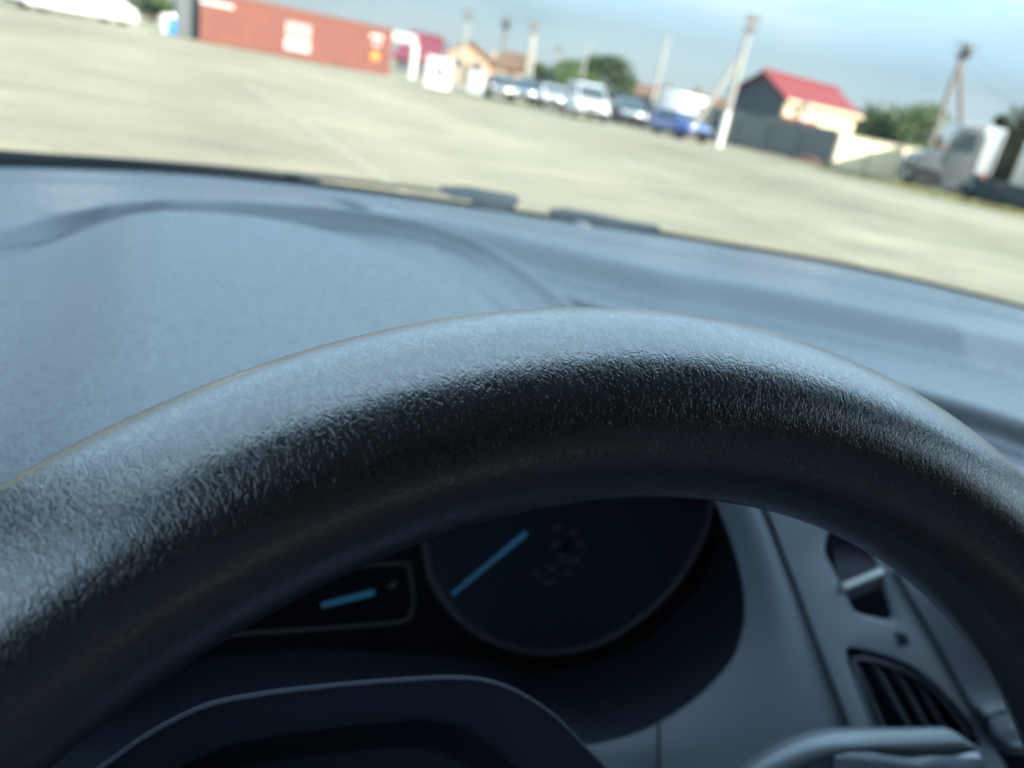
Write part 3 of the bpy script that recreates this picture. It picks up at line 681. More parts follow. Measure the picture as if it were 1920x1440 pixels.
# ---- wheels and vehicles (x forward, origin on the ground under the middle)
def wheel(par, x, y, r, wdt=.22, side=1):
    wl = MB().lathe([(r*.60, -wdt/2), (r*.92, -wdt/2), (r, -wdt*.3), (r, wdt*.3), (r*.92, wdt/2), (r*.60, wdt/2)], (x, y, r), 'Y', 28).build('wheel', M_TYRE, par, world=False, smooth=True)
    rm = MB().lathe([(r*.61, -.02), (r*.58, .0), (r*.45, -.03), (r*.2, -.01), (r*.17, .02), (.0, .02)], (x, y+side*wdt*.38, r), 'Y', 20)
    rm.build('wheel_rim', M_WHEELRIM, wl, world=False, smooth=True)
SEDAN = dict(low=[(-.5, .30), (-.5, .50), (-.485, .60), (-.30, .64), (.20, .63), (.42, .56), (.49, .47), (.5, .30)], cab=[(-.40, .62), (-.22, .97), (-.12, 1.0), (.06, 1.0), (.12, .97), (.27, .62)])
HATCH = dict(low=[(-.5, .30), (-.5, .52), (-.49, .62), (.20, .63), (.41, .57), (.49, .48), (.5, .30)], cab=[(-.49, .61), (-.44, .96), (-.36, 1.0), (.02, 1.0), (.09, .97), (.26, .62)])
MINIVAN = dict(low=[(-.5, .22), (-.5, .50), (-.495, .56), (.30, .55), (.44, .46), (.49, .38), (.5, .22)], cab=[(-.495, .55), (-.485, .96), (-.46, 1.0), (.10, 1.0), (.17, .96), (.36, .54)])
VAN = dict(low=[(-.5, .11), (-.5, .45), (-.498, .50), (.36, .47), (.46, .40), (.495, .33), (.5, .11)], cab=[(-.498, .49), (-.495, .98), (-.48, 1.0), (.24, 1.0), (.29, .97), (.40, .465)])
def vehicle(name, label, cat, loc, rz, L_, W, Hh, prof, paint, group=None, wr=.32, wb=.60, cargo=False, rearwin=True, glint=False):
    t = thing(name, label, cat, loc, rz, group)
    low = [(x*L_, z*Hh) for x, z in prof['low']]; cab = [(x*L_, z*Hh) for x, z in prof['cab']]
    def shellsec(pts, w0, w1):            # rounded cross-section swept along the outline
        mb = MB(); zmax = max(z for _, z in pts); zmin = min(z for _, z in pts); rows = []
        for s in (-1, -.96, -.86, .86, .96, 1):
            ins = {1: .93, .96: .985, .86: 1}[abs(s)]
            r_ = []
            for x, z in pts:
                k = (z-zmin)/(zmax-zmin); ww = (w0*(1-k)+w1*k)/2
                cx = sum(a for a, _ in pts)/len(pts); cz = (zmax+zmin)/2
                r_.append(Vector((cx+(x-cx)*ins, s*ww, cz+(z-cz)*(ins if abs(s) > .95 else 1))))
            rows.append(r_+r_[:1])
        mb.grid(rows); n = len(pts)
        mb.f.append(tuple(range(n))); mb.f.append(tuple(5*(n+1)+i for i in range(n)))
        return mb
    shellsec(low, W, W*.97).build('body', paint, t, world=False, smooth=True, angle=32)
    shellsec(cab, W*.95, W*.78).build('cabin', paint, t, world=False, smooth=True, angle=32)
    # windows, a little proud of the cabin skin
    z0, z1 = cab[0][1], max(z for _, z in cab)
    def wy(z): k = (z-z0)/(z1-z0); return (W*.95*(1-k)+W*.78*k)/2
    A, B = cab[-1], cab[-2]
    f0, f1 = Vector((A[0], 0, A[1])).lerp(Vector((B[0], 0, B[1])), .10), Vector((A[0], 0, A[1])).lerp(Vector((B[0], 0, B[1])), .94)
    off = Vector((.012, 0, .008))
    ws = MB(); rows = []
    for k in range(5):
        p = f0.lerp(f1, k/4); yy = wy(p.z)*.88
        rows.append([p+off+Vector((.035*(1-(s/4)**2), s/4*yy, 0)) for s in range(-4, 5)])
    ws.grid(rows).build('windscreen', M_CARGLASS, t, world=False, smooth=True, angle=180)
    A, B = cab[0], cab[1]
    f0, f1 = Vector((A[0], 0, A[1])).lerp(Vector((B[0], 0, B[1])), .16), Vector((A[0], 0, A[1])).lerp(Vector((B[0], 0, B[1])), .90)
    rows = [[f0.lerp(f1, k/3)+Vector((-.012, s*wy(f0.lerp(f1, k/3).z)*.86, .006)) for s in (-1, 0, 1)] for k in range(4)]
    if rearwin: MB().grid(rows).build('rear_window', M_CARGLASS, t, world=False, smooth=True)
    xr = cab[0][0]*.93+(cab[1][0]-cab[0][0])*.35; xf = cab[-1][0]-(cab[-1][0]-cab[-2][0])*.38
    if cargo: xr = xf-.16*L_
    zb, zt = z0+.07*Hh*.6, z1-.06*Hh
    for s in (-1, 1):
        q = MB(); xtop = cab[-2][0]-.02*L_
        pts = [(xr, zb), (xf+(cab[-1][0]-xf)*.75, zb), (xtop, zt), (xr+.03*L_, zt)]
        vs = [Vector((x, s*(wy(z)+.008), z)) for x, z in pts]
        q.prism(vs, (0, s*.006, 0)).build('side_window', M_CARGLASS, t, world=False)
    for x in (-wb/2*L_, wb/2*L_):
        for s in (-1, 1): wheel(t, x, s*(W/2-.11), wr, .20, s)
    zl = low[-2][1]
    for s in (-1, 1):
        MB().sphere((low[-2][0]-.06, s*W*.36, zl+.02), (.10, .17, .085), 14, 8).build('headlight', M_CHROME, t, world=False, smooth=True)
        MB().sphere((low[0][0]+.03, s*W*.40, .52*Hh if Hh < 1.8 else .42*Hh), (.05, .09, .13), 12, 8).build('tail_light', mat('red_lamp', (.4, .02, .02), .25), t, world=False, smooth=True)
        MB().sphere((cab[-1][0]-.25, s*(W/2+.07), z0+.07), (.06, .10, .07), 10, 6).build('wing_mirror', paint, t, world=False, smooth=True)
    MB().box((low[-1][0]-.02, 0, low[-1][1]+.06), (.12, W*.9, .16)).build('bumper', M_BLACK, t, world=False, bevel=.03)
    MB().box((low[0][0]+.02, 0, low[0][1]+.06), (.12, W*.9, .16)).build('bumper', M_BLACK, t, world=False, bevel=.03)
    if glint: MB().sphere((low[-2][0]-.02, 0, zl-.02), (.12, W*.27, .15), 24, 14).build('glint_reflector', M_CHROME, t, world=False, smooth=True)  # convex chrome patch added on the nose to throw a sun glint
    else: MB().box((low[-2][0]+.015, 0, zl-.05), (.03, W*.45, .10)).build('grille', M_GLOSSB, t, world=False, bevel=.01)
    return t
def paintm(n, c): return mat(n, c, .28, coat=1., var=.04)
P_WHITE = paintm('car_white', (.80, .80, .78)); P_BLUE = paintm('car_blue', (.02, .10, .42)); P_NAVY = paintm('car_navy', (.02, .03, .07))
P_DARK = paintm('car_charcoal', (.04, .042, .05)); P_SILVER = paintm('car_silver', (.50, .52, .52)); P_MAROON = paintm('car_maroon', (.10, .02, .03)); P_BRONZE = paintm('car_bronze', (.07, .055, .04)); P_BEIGE = paintm('car_beige', (.62, .52, .36))
def aim(p, delta): v = -Vector((p.x, p.y, 0)); return math.atan2(v.y, v.x)+R(delta)   # heading: delta from straight at us
GC = 'cars parked along the far side of the yard'
a, b = on_z(243, 50, 0), on_z(59, 19, 0); d = (a-b).normalized(); mid = (a+b)/2
vehicle('delivery_van', 'long white van parked left of the red container, side on', 'van', mid+Vector((-d.y, d.x, 0))*.5-d*.15, math.atan2(d.y, d.x), 7.3, 2.0, 2.75, VAN, P_WHITE, None, .42, .70, True)
p = spot(310, 80); vehicle('parked_car', 'pale car half hidden behind the long white van', 'car', p+Vector((0, 0, 0)), crz+R(8), 4.2, 1.72, 1.5, HATCH, P_BEIGE)
p = on_z(916, 190, 0); vehicle('parked_car', 'dark bronze car, leftmost of the parked row', 'car', p+Vector((2.9, 6.4, 0)), aim(p, 6), 4.2, 1.72, 1.40, SEDAN, P_BRONZE, GC, glint=True)
p = on_z(966, 196, 0); vehicle('parked_car', 'dark navy car in the parked row beside the bronze one', 'car', p+Vector((2.6, 5.6, 0)), aim(p, 8), 4.3, 1.74, 1.46, SEDAN, P_NAVY, GC, glint=True)
p = on_z(1028, 207, 0); vehicle('parked_car', 'small white car parked left of the white minivan', 'car', p+Vector((2.0, 4.4, 0)), aim(p, 10), 4.1, 1.7, 1.42, SEDAN, P_WHITE, GC, glint=True)
p = on_z(1100, 226, 0); vehicle('minivan', 'white minivan parked in the row of cars, facing the yard', 'minivan', p+Vector((.7, 2.0, 0)), aim(p, 14), 4.4, 1.86, 1.85, MINIVAN, P_WHITE, GC)
p = on_z(1182, 237, 0); vehicle('parked_car', 'charcoal car parked between the white minivan and the white van', 'car', p+Vector((.7, 1.9, 0)), aim(p, 12), 4.4, 1.78, 1.5, SEDAN, P_DARK, GC, glint=True)
p = on_z(1152, 228, 0); vehicle('parked_car', 'maroon car mostly hidden behind the white minivan and charcoal car', 'car', p+Vector((2.2, 5.2, 0)), aim(p, 10), 4.2, 1.7, 1.46, HATCH, P_MAROON, GC)
p = on_z(1262, 253, 0); vehicle('cargo_van', 'tall white van standing behind the blue car', 'van', p+Vector((2.6, 3.2, 0)), aim(p, 152), 5.0, 1.95, 2.42, VAN, P_WHITE, None, .35, .62, True, False)
p = on_z(1275, 261, 0); vehicle('parked_car', 'bright blue car parked in front of the tall white van', 'car', p+Vector((.4, .8, 0)), aim(p, 38), 3.6, 1.62, 1.36, HATCH, P_BLUE, GC, .29)

# ---- blue and white cabinet beside the container
p = on_z(319, 66, 0); t = thing('storage_bin', 'blue bin with a white side standing by the left end of the red container', 'bin', p, crz+R(14))
MB().box((.12, .35, .55), (.66, .7, 1.0), taper=1.06).build('bin_body', mat('bin_blue', (.03, .22, .55), .45), t, world=False, bevel=.04)
MB().box((-.32, .35, .57), (.22, .72, 1.02)).build('white_panel', M_WHITE, t, world=False, bevel=.03)
MB().box((.02, .35, 1.11), (.98, .78, .07)).build('lid', M_WHITE, t, world=False, bevel=.025)
for x in (-.3, .38): MB().lathe([(.09, -.04), (.10, 0), (.09, .04)], (x, .05, .10), 'Y', 14).build('caster', M_TYRE, t, world=False)

# ---- pale gantry past the container
p = spot(777, 57); q = spot(668, 57); t = thing('gate_gantry', 'pale metal gantry with a deep top beam behind the right end of the red container', 'gantry', p)
top = at(784, 68, 57).z; ax = (q-p); hb = .62
MB().prism([Vector((0, 0, top-hb)), ax+Vector((0, 0, top-hb)), ax+Vector((0, 0, top)), Vector((0, 0, top))], (0, .5, 0)).build('top_beam', mat('pale_green_paint', (.62, .70, .64), .5), t, world=False, bevel=.03)
for s in (p-p, ax): MB().box(s+Vector((0, .25, (top-hb)/2)), (.42, .4, top-hb)).build('post', mat('pale_green_paint', (0, 0, 0)), t, world=False, bevel=.03)

# ---- two small white kiosks
def kiosk(name, label, px, py, wd, ht, m):
    p = on_z(px, py, 0); t = thing(name, label, 'kiosk', p, -YA+R(6))
    MB().box((0, .6, ht/2+.06), (wd, 1.2, ht-.12)).build('kiosk_body', m, t, world=False, bevel=.05)
    MB().box((0, .6, ht+.03), (wd+.10, 1.3, .08)).build('kiosk_roof', m, t, world=False, bevel=.03)
    MB().box((0, .6, .04), (wd-.06, 1.1, .06)).build('plinth', M_GREYSTEEL, t, world=False)
    MB().box((.06, -.012, ht*.60), (wd*.36, .03, ht*.20)).build('window', M_WIN, t, world=False, bevel=.008)
    MB().box((-wd*.40, -.02, ht*.45), (.03, .05, .16)).build('handle', M_GREYSTEEL, t, world=False)
kiosk('ticket_kiosk', 'white box kiosk with a small dark window near the red container', 818, 171, 1.34, 1.62, M_WHITE)
kiosk('ticket_kiosk', 'narrow pale grey kiosk between the white kiosk and the parked cars', 889, 180, .98, 1.35, mat('pale_grey_paint', (.50, .56, .54), .5))

# ---- utility poles
def pole(label, base_px, d, top_px, r0, m, arm=0, cap=False, white=0., brace=None, group='utility poles', pair=False):
    p = spot(base_px, d); tp = at(*top_px, d); hgt = tp.z; t = thing('utility_pole', label, 'pole', p, -YA, group)
    lean = Vector((tp-p).dot(RH) if False else 0 for _ in range(3)) if False else Vector(((tp-p).dot(RH), 0, 0))
    q = Vector((lean.x*.0, 0, hgt))
    MB().tube([(0, 0, 0), (q.x*.5, 0, hgt*.5), (q.x, 0, hgt)], [r0, r0*.85, r0*.66], 12).build('shaft', m, t, world=False, smooth=True)
    if pair: MB().tube([(.55, .1, 0), (.25, .05, hgt*.55), (.05, 0, hgt*.96)], [r0, r0*.85, r0*.66], 12).build('strut', m, t, world=False, smooth=True)
    if white: MB().tube([(0, 0, .0), (0, 0, white)], [r0+.012, r0+.010], 12).build('limewash_band', M_LIME, t, world=False, smooth=True)
    if arm:
        for k, (z, l) in enumerate(((hgt-.25, arm), (hgt-.75, arm*.75))):
            am = MB().box((q.x, -.14, z), (l, .09, .10)).build('crossarm', M_WOOD, t, world=False, bevel=.01)
            for x in (-.46, -.16, .16, .46): MB().lathe([(.02, 0), (.02, .06), (.05, .08), (.055, .14), (.03, .18), (0, .18)], (q.x+x*l, -.14, z+.05), 'Z', 10).build('insulator', M_INSUL, am, world=False, smooth=True)
    if cap: MB().lathe([(.03, 0), (.2, .05), (.26, .3), (.25, .55), (.05, .66)], (q.x, -.3, hgt-.9), 'Z', 14).build('transformer', M_INSUL, t, world=False, smooth=True)
    if brace:
        bx, bz = brace; MB().tube([(bx, .3, 0), (0, .02, bz)], [r0*.9, r0*.7], 12).build('brace', m, t, world=False, smooth=True)
    return t
pole('slim pole above the peach house, furthest left of the poles', 864, 62, (881, 22), .13, M_CONCPOLE, arm=.9)
pole('pole with a dark cluster of insulators behind the peach house', 934, 66, (946, 36), .15, M_WOOD, arm=1.1, cap=True)
pole('thick double pole at the right end of the peach house', 984, 62, (993, 42), .17, M_CONCPOLE, arm=.8, pair=True)
pole('short distant pole left of the green trees', 1035, 80, (1046, 86), .13, M_CONCPOLE, arm=.9)
pole('thin pole standing in front of the green trees', 1086, 66, (1106, 82), .12, M_CONCPOLE)
pole('plain tall pole behind the tall white van', 1222, 50, (1254, 72), .15, M_CONCPOLE)
bp = on_z(1360, 279, 0); bd = (bp-Vector((0, 0, H))).dot(Vector(CF))
MAINP = pole('big concrete pole with limewashed foot and slanting brace, nearest of the poles', 1360, bd, (1424, 40), .17, M_CONCPOLE, arm=.7, white=1.75, brace=(-1.75, 4.6))
RP = pole('tall pole on spread legs behind the grey truck', 1733, 44, (1797, 88), .16, M_WOOD, arm=1.2, cap=True, brace=(2.85, 6.6))
for k, (tx, ty, lbl) in enumerate(((2010, 215, 'thin power wire sagging right from the top of the spread leg pole'), (2010, 262, 'lower thin power wire running right from the spread leg pole'))):
    a = Vector((RP.location.x, RP.location.y, at(1797, 92+k*26, 44).z)); b = at(tx, ty, 36)
    tag(MB().tube([a.lerp(b, q_/14)-Vector((0, 0, 1.2*(q_/14)*(1-q_/14))) for q_ in range(15)], .009, 6).build('power_wire', M_INSUL, base=a), lbl, 'wire', 'power wires')
# ---- fences
def fence(name, label, pts, heights, m, post, pan=2.4, thick=.06, cap=None, group=None, corr=True):
    base = pts[0]; t = thing(name, label, 'fence', base, 0, group)
    for i in range(len(pts)-1):
        a, b = pts[i]-base, pts[i+1]-base; Ln = (b-a).length; n = max(1, round(Ln/pan)); d = (b-a).normalized(); nn = Vector((d.y, -d.x, 0))
        for k in range(n):
            p, q = a.lerp(b, k/n), a.lerp(b, (k+1)/n); h = heights[i]*rnd.uniform(.985, 1.015)
            mb = MB(); m_ = 12 if corr else 1; rows = [[], []]
            for j in range(m_*2+1):
                s = p.lerp(q, j/(m_*2)); o = nn*(.03 if (corr and j % 2) else 0); rows[0].append(s+o+Vector((0, 0, .04))); rows[1].append(s+o+Vector((0, 0, h)))
            back = [[v-nn*thick for v in r] for r in rows]
            mb.grid([back[0], rows[0], rows[1], back[1], back[0]]).build('panel', m, t, world=False)
            MB().box(p+nn*.05+Vector((0, 0, h/2)), (.10, .10, h+.06), math.atan2(d.y, d.x)).build('post', post, t, world=False, bevel=.01)
            if cap: MB().box((p+q)/2+Vector((0, 0, h+.04)), (Ln/n-.12, .20, .07), math.atan2(d.y, d.x)).build('coping', post, t, world=False, bevel=.01)
f0, f1 = on_z(1322, 262, 0), on_z(1552, 313, 0); f2 = on_z(1712, 342, 0)
fence('sheet_fence', 'dark grey sheet fence below the red roofed house', [f0, f1], [1.95], M_FENCE, M_GREYSTEEL)
fence('block_wall', 'cream block wall between the grey fence and the grey truck', [f1+Vector((.1, -.1, 0)), f2+Vector((1.2, .4, 0))], [1.75], M_CREAMF, mat('cream_post', (.58, .54, .42), .9), 2.6, .14, True, corr=False)
fence('sheet_fence', 'long low grey fence behind the row of parked cars', [spot(985, 60), spot(1150, 53), spot(1335, 47)], [1.7, 1.9], M_FENCE, M_GREYSTEEL)

# ---- houses: x along the front, -y the front, z up
def gable_house(name, label, loc, rz, Lx, Wy, eave, ridge, wall, gable, roof, over=.35, windows=(), door=None, hip=0., trim=None, chimney=None):
    t = thing(name, label, 'house', loc, rz)
    w = MB(); w.prism([(0, 0, 0), (Lx, 0, 0), (Lx, 0, eave), (0, 0, eave)], (0, .2, 0)); w.prism([(0, Wy-.2, 0), (Lx, Wy-.2, 0), (Lx, Wy-.2, eave), (0, Wy-.2, eave)], (0, .2, 0))
    w.build('wall', wall, t, world=False)
    for x in (0, Lx-.2):
        MB().prism([(x, .2, 0), (x, Wy-.2, 0), (x, Wy-.2, eave), (x, Wy/2, ridge-.08), (x, .2, eave)], (.2, 0, 0)).build('gable_wall', gable, t, world=False)
    r = MB(); sl = (ridge-eave)/(Wy/2); e0 = eave-over*sl; th = .14
    for s in (0, 1):
        y0 = -over if s == 0 else Wy+over
        a = [(-over, y0, e0), (Lx+over, y0, e0), (Lx+over-hip, Wy/2, ridge), (-over+hip, Wy/2, ridge)]
        n = 24; rows = []
        for k in range(n*2+1):
            s_ = k/(n*2); dz = .035 if k % 2 else 0; p = Vector(a[0]).lerp(Vector(a[1]), s_); q = Vector(a[3]).lerp(Vector(a[2]), s_); rows.append([p+Vector((0, 0, dz)), q+Vector((0, 0, dz))])
        lowr = [[v-Vector((0, 0, th)) for v in rr] for rr in rows]
        r.grid(rows); r.grid(lowr); r.grid([[x[0] for x in rows], [x[0] for x in lowr]]); r.grid([rows[0], lowr[0]]); r.grid([rows[-1], lowr[-1]])
    rf = r.build('roof', roof, t, world=False, fix=False)
    MB().tube([(-over+hip, Wy/2, ridge+.05), (Lx+over-hip, Wy/2, ridge+.05)], .09, 8).build('ridge_cap', roof, rf, world=False)
    if trim: MB().box((Lx/2, -over-.03, e0-.06), (Lx+2*over, .06, .22)).build('eaves_board', trim, rf, world=False)
    for (x, z, ww, hh_) in windows:
        fr = MB().box((x, -.01, z), (ww, .06, hh_)).build('window', M_LIME, t, world=False)
        MB().box((x, -.045, z), (ww-.16, .03, hh_-.16)).build('pane', M_WIN, fr, world=False)
        MB().box((x, -.06, z-hh_/2-.03), (ww+.2, .14, .06)).build('sill', M_LIME, fr, world=False)
    if door: MB().box((door, -.02, 1.02), (.95, .08, 2.04)).build('door', M_WOOD, t, world=False)
    if chimney: MB().box((chimney, Wy*.6, ridge+.1), (.5, .5, 1.2)).build('chimney', M_ROOFBROWN, rf, world=False)
    return t
E0 = at(1478, 182, 48); eave = E0.z; G0 = Vector((E0.x, E0.y, 0)); ridge = at(1456, 138, 50).z
rz = math.atan2(RH.y*5.4+FH.y*3.8, RH.x*5.4+FH.x*3.8)
hs = gable_house('house', 'cream house with red roof and dark slate gable behind the grey fence', G0, rz, 7.3, 4.7, eave, ridge, M_CREAM, M_GABLE, M_ROOFRED, .25, [(2.0, eave-.75, .62, .62)], trim=M_CREAM)
MB().prism([(-.1, -.02, eave-1.2), (3.3, -.02, eave-1.2), (3.3, -1.0, eave-1.75), (-.1, -1.0, eave-1.75)], (0, 0, .10)).build('porch_roof', M_ROOFRED, hs, world=False)
for x in (.0, 3.2): MB().box((x, -.9, (eave-1.75)/2), (.14, .14, eave-1.75)).build('porch_post', M_LIME, hs, world=False)
hz = lambda px, py, d: at(px, py, d).z
gable_house('house', 'low house with a crimson roof seen past the right end of the red container', spot(742, 80), -YA, 4.7, 6.0, hz(790, 110, 80), hz(800, 66, 83), M_GREYSTEEL, M_GREYSTEEL, M_ROOFMAG, .4, [(2.2, 1.2, 1.0, .9)], hip=1.0)
ph = gable_house('house', 'peach gabled house between the crimson roof and the parked cars', spot(914, 84), -YA+R(90), 7.0, 4.8, hz(914, 110, 84), hz(873, 77, 84), M_PEACH, M_PEACH, M_ROOFBROWN, .3)
for y, z in ((1.2, 1.9), (3.4, 1.9)):
    fr = MB().box((-.01, y, z), (.06, 1.0, 1.1)).build('window', M_LIME, ph, world=False); MB().box((-.05, y, z), (.03, .84, .94)).build('pane', M_WIN, fr, world=False)
MB().box((-.04, 2.3, 1.0), (.08, .9, 2.0)).build('door', M_WOOD, ph, world=False)
gable_house('house', 'tan low house with a brown roof joined to the right of the peach gable', spot(916, 85), -YA, 5.0, 5.2, hz(957, 126, 85), hz(957, 100, 86), mat('tan_render', (.52, .36, .22), .85, var=.12, scale=2), M_PEACH, M_ROOFBROWN, .35, [(1.1, 1.3, 1.0, 1.0), (3.6, 1.3, 1.1, 1.0)], door=2.4, hip=1.2)
gable_house('house', 'distant brown roofed house behind the tall white van', spot(1165, 92), -YA, 7.4, 7.0, hz(1210, 190, 92), hz(1210, 160, 92), M_PEACH, M_GREYSTEEL, M_ROOFBROWN, .4, [(2, 1.6, 1, 1)], chimney=5.6)
gable_house('house', 'far brown roofed house left of the braced pole', spot(1285, 78), -YA, 5.2, 6.0, hz(1315, 212, 78), hz(1315, 178, 78), M_CREAM, M_GREYSTEEL, M_ROOFBROWN, .4, [(2, 1.5, 1, 1)], chimney=1.2)

# ---- trees
def tree(name, label, px, d, hgt, wd, leaf, seed, group=None, dense=1.0, low=.22):
    q = random.Random(seed); p = spot(px, d); t = thing(name, label, 'tree', p, q.uniform(0, 6), group)
    tr = MB(); ht = hgt*.62
    tr.tube([(0, 0, 0), (.04*hgt*q.uniform(-1, 1), 0, ht*.5), (.03*hgt, .02*hgt, ht)], [hgt*.032, hgt*.024, hgt*.008], 9)
    blobs = []
    for k in range(int(15*dense)):
        a = q.uniform(0, 6.28); zz = q.uniform(low, .96); rad = wd*.5*math.sqrt(max(.03, 1-((zz-.52)/.5)**2))*q.uniform(.25, .92)
        c = Vector((rad*math.cos(a), rad*math.sin(a), zz*hgt)); blobs.append((c, q.uniform(.13, .24)*wd))
        if k % 2 == 0: tr.tube([(0, 0, ht*q.uniform(.35, .8)), c*.55+Vector((0, 0, c.z*.35)), c], [hgt*.012, hgt*.008, hgt*.003], 6)
    tr.build('trunk', M_BARK, t, world=False, smooth=True)
    cr_ = MB()
    for c, r in blobs:
        for k in range(int(130*dense)):
            v = Vector((q.gauss(0, 1), q.gauss(0, 1), q.gauss(0, 1))).normalized()*r*q.uniform(.55, 1.08); v.z *= .8
            n = Vector((q.gauss(0, 1), q.gauss(0, 1), q.gauss(0, 1)+.6)).normalized(); x = n.orthogonal().normalized(); y = n.cross(x); s = q.uniform(.09, .17)*(hgt/4.5)**.5
            o = c+v; cr_.add([o-x*s-y*s*.6, o+x*s-y*s*.6, o+x*s*.9+y*s*.7, o-x*s*.8+y*s*.7], [(0, 1, 2, 3)])
    cr_.build('crown', leaf, t, world=False, fix=False)
GT = 'trees beyond the fences'
def th(px, py, d): return at(px, py, d).z
tree('tree', 'low dark tree just right of the peach house', 1018, 74, th(1018, 122, 74), 4.2, M_LEAF2, 1, GT)
tree('tree', 'green tree right of the short distant pole', 1062, 70, th(1062, 118, 70), 4.4, M_LEAF, 2, GT)
tree('tree', 'tallest green tree behind the white minivan', 1128, 72, th(1128, 110, 72), 5.8, M_LEAF2, 3, GT, 1.2)
tree('tree', 'yellow green tree above the small white car', 1092, 64, th(1092, 134, 64), 4.0, M_LEAF, 4, GT)
tree('tree', 'bushy tree tapering off to the brown roofed house', 1165, 76, th(1165, 148, 76), 3.6, M_LEAF, 5, GT)
tree('tree', 'small green tree against the end of the red roofed house', 1622, 56, th(1622, 204, 56), 5.0, M_LEAF, 6, GT)
tree('tree', 'dense green tree above the cream block wall', 1676, 54, th(1676, 192, 54), 6.0, M_LEAF, 7, GT, 1.3)
tree('tree', 'dark pointed tree left of the grey truck roof', 1708, 58, th(1708, 214, 58), 3.4, M_LEAF2, 8, GT)
tree('tree', 'dark treetop showing above the white box body', 1842, 60, th(1842, 200, 60), 2.6, M_LEAF2, 9, GT)
tree('tree', 'olive green tree right of the white box body', 1893, 46, th(1893, 206, 46), 4.6, M_LEAF3, 10, GT, 1.4, .12)
tree('tree', 'olive green tree at the edge of the yard beside the pale trailer', 1955, 44, th(1955, 214, 44), 4.2, M_LEAF3, 11, GT, 1.2, .12)
tree('tree', 'green tree behind the long white van', 285, 78, 4.2, 4.4, M_LEAF, 12, GT)
tree('tree', 'dark green tree behind the roof of the long white van', 215, 84, 4.8, 4.6, M_LEAF2, 13, GT)
tree('tree', 'green tree at the back end of the long white van', 20, 70, 4.4, 4.6, M_LEAF, 14, GT)

# far-off wood along the horizon
fw = MB(); q = random.Random(11)
for k in range(5200):
    px = q.choice((q.uniform(960, 2050), q.uniform(960, 2050), q.uniform(-150, 420))); d = q.uniform(125, 160); p = spot(px, d)
    hm = 2.6+1.3*math.sin(px*.021)+1.0*math.sin(px*.057+1)+.6*math.sin(px*.15); p.z = max(.3, hm*q.random()**.6)
    n = Vector((q.gauss(0, 1), q.gauss(0, 1), q.gauss(0, .6))).normalized(); x = n.orthogonal().normalized(); y = n.cross(x); s_ = q.uniform(.25, .6)
    fw.add([p-x*s_-y*s_*.6, p+x*s_-y*s_*.6, p+x*s_*.8+y*s_*.7, p-x*s_*.8+y*s_*.6], [(0, 1, 2, 3)])
fw.build('woods', M_LEAF2, fix=False, kind='stuff')

# ---- bonneted truck, box body and trailers on the right
tp0 = on_z(1737, 361, 0); td = (tp0-Vector((0, 0, H))).dot(Vector(CF))
trz = -YA-R(29)+math.pi+R(16)
k = td/34.0
TK = thing('tractor_truck', 'grey bonneted truck tractor parked at the right side of the yard', 'truck', tp0+FH*1.0+RH*.22, trz)
M_TRK = mat('truck_grey', (.10, .112, .115), .4, coat=.5, var=.06)
b = MB(); b.prism([(.85, -1.05, .75), (.98, -1.05, .62), (1.05, -1.05, 1.2), (.92, -1.05, 1.5), (-.28, -1.05, 1.85), (-.28, -1.05, .75)], (0, 2.1, 0)); b.build('bonnet', M_TRK, TK, world=False, bevel=.12)
b = MB(); b.prism([(-.22, -1.15, .55), (-.22, -1.15, 1.85), (-.48, -1.12, 2.86), (-.62, -1.12, 2.98), (-1.38, -1.12, 3.02), (-1.40, -1.15, .55)], (0, 2.28, 0)); b.build('cab', M_TRK, TK, world=False, bevel=.08)
MB().prism([(-.22, -.95, 1.93), (-.45, -.92, 2.72), (-.45, .92, 2.72), (-.22, .95, 1.93)], (.05, 0, .02)).build('windscreen', M_CARGLASS, TK, world=False)
for s in (-1, 1):
    MB().prism([(-.40, s*1.17, 1.92), (-.62, s*1.15, 2.66), (-1.18, s*1.15, 2.66), (-1.2, s*1.17, 1.92)], (0, s*.02, 0)).build('side_window', M_CARGLASS, TK, world=False)
    MB().sphere((1.0, s*.78, 1.18), (.12, .20, .14), 14, 8).build('headlight', M_CHROME, TK, world=False, smooth=True)
    MB().box((-.2, s*1.36, 2.2), (.12, .16, .5)).build('wing_mirror', M_BLACK, TK, world=False, bevel=.03)
    MB().box((.32, s*1.02, 1.05), (1.2, .34, .24)).build('mudguard', M_TRK, TK, world=False, bevel=.09)
    MB().box((-.85, s*1.0, .45), (.8, .3, .30)).build('step', M_TRK, TK, world=False, bevel=.03)
    wheel(TK, .32, s*.95, .50, .30, s)
    for x in (-2.9, -4.1): wheel(TK, x, s*.92, .50, .5, s)
    MB().tube([(-1.5, s*.9, .9), (-1.5, s*.9, 2.7)], .08, 10).build('exhaust_stack', M_GREYSTEEL, TK, world=False, smooth=True)
    MB().lathe([(.26, -.55), (.28, -.5), (.28, .5), (.26, .55)], (0, 0, 0), 'Y', 16).build('fuel_tank', M_GREYSTEEL, TK, world=False, smooth=True).matrix_local = Matrix.Translation((-1.9, s*.95, .62))@Matrix.Rotation(math.pi/2, 4, 'Z')
MB().box((-2.2, 0, .85), (5.6, .9, .26)).build('chassis', M_BLACK, TK, world=False, bevel=.02)
MB().box((1.04, 0, .58), (.16, 2.2, .30)).build('bumper', M_GREYSTEEL, TK, world=False, bevel=.04)
MB().box((1.03, 0, 1.12), (.06, .9, .7)).build('grille', M_BLACK, TK, world=False, bevel=.02)
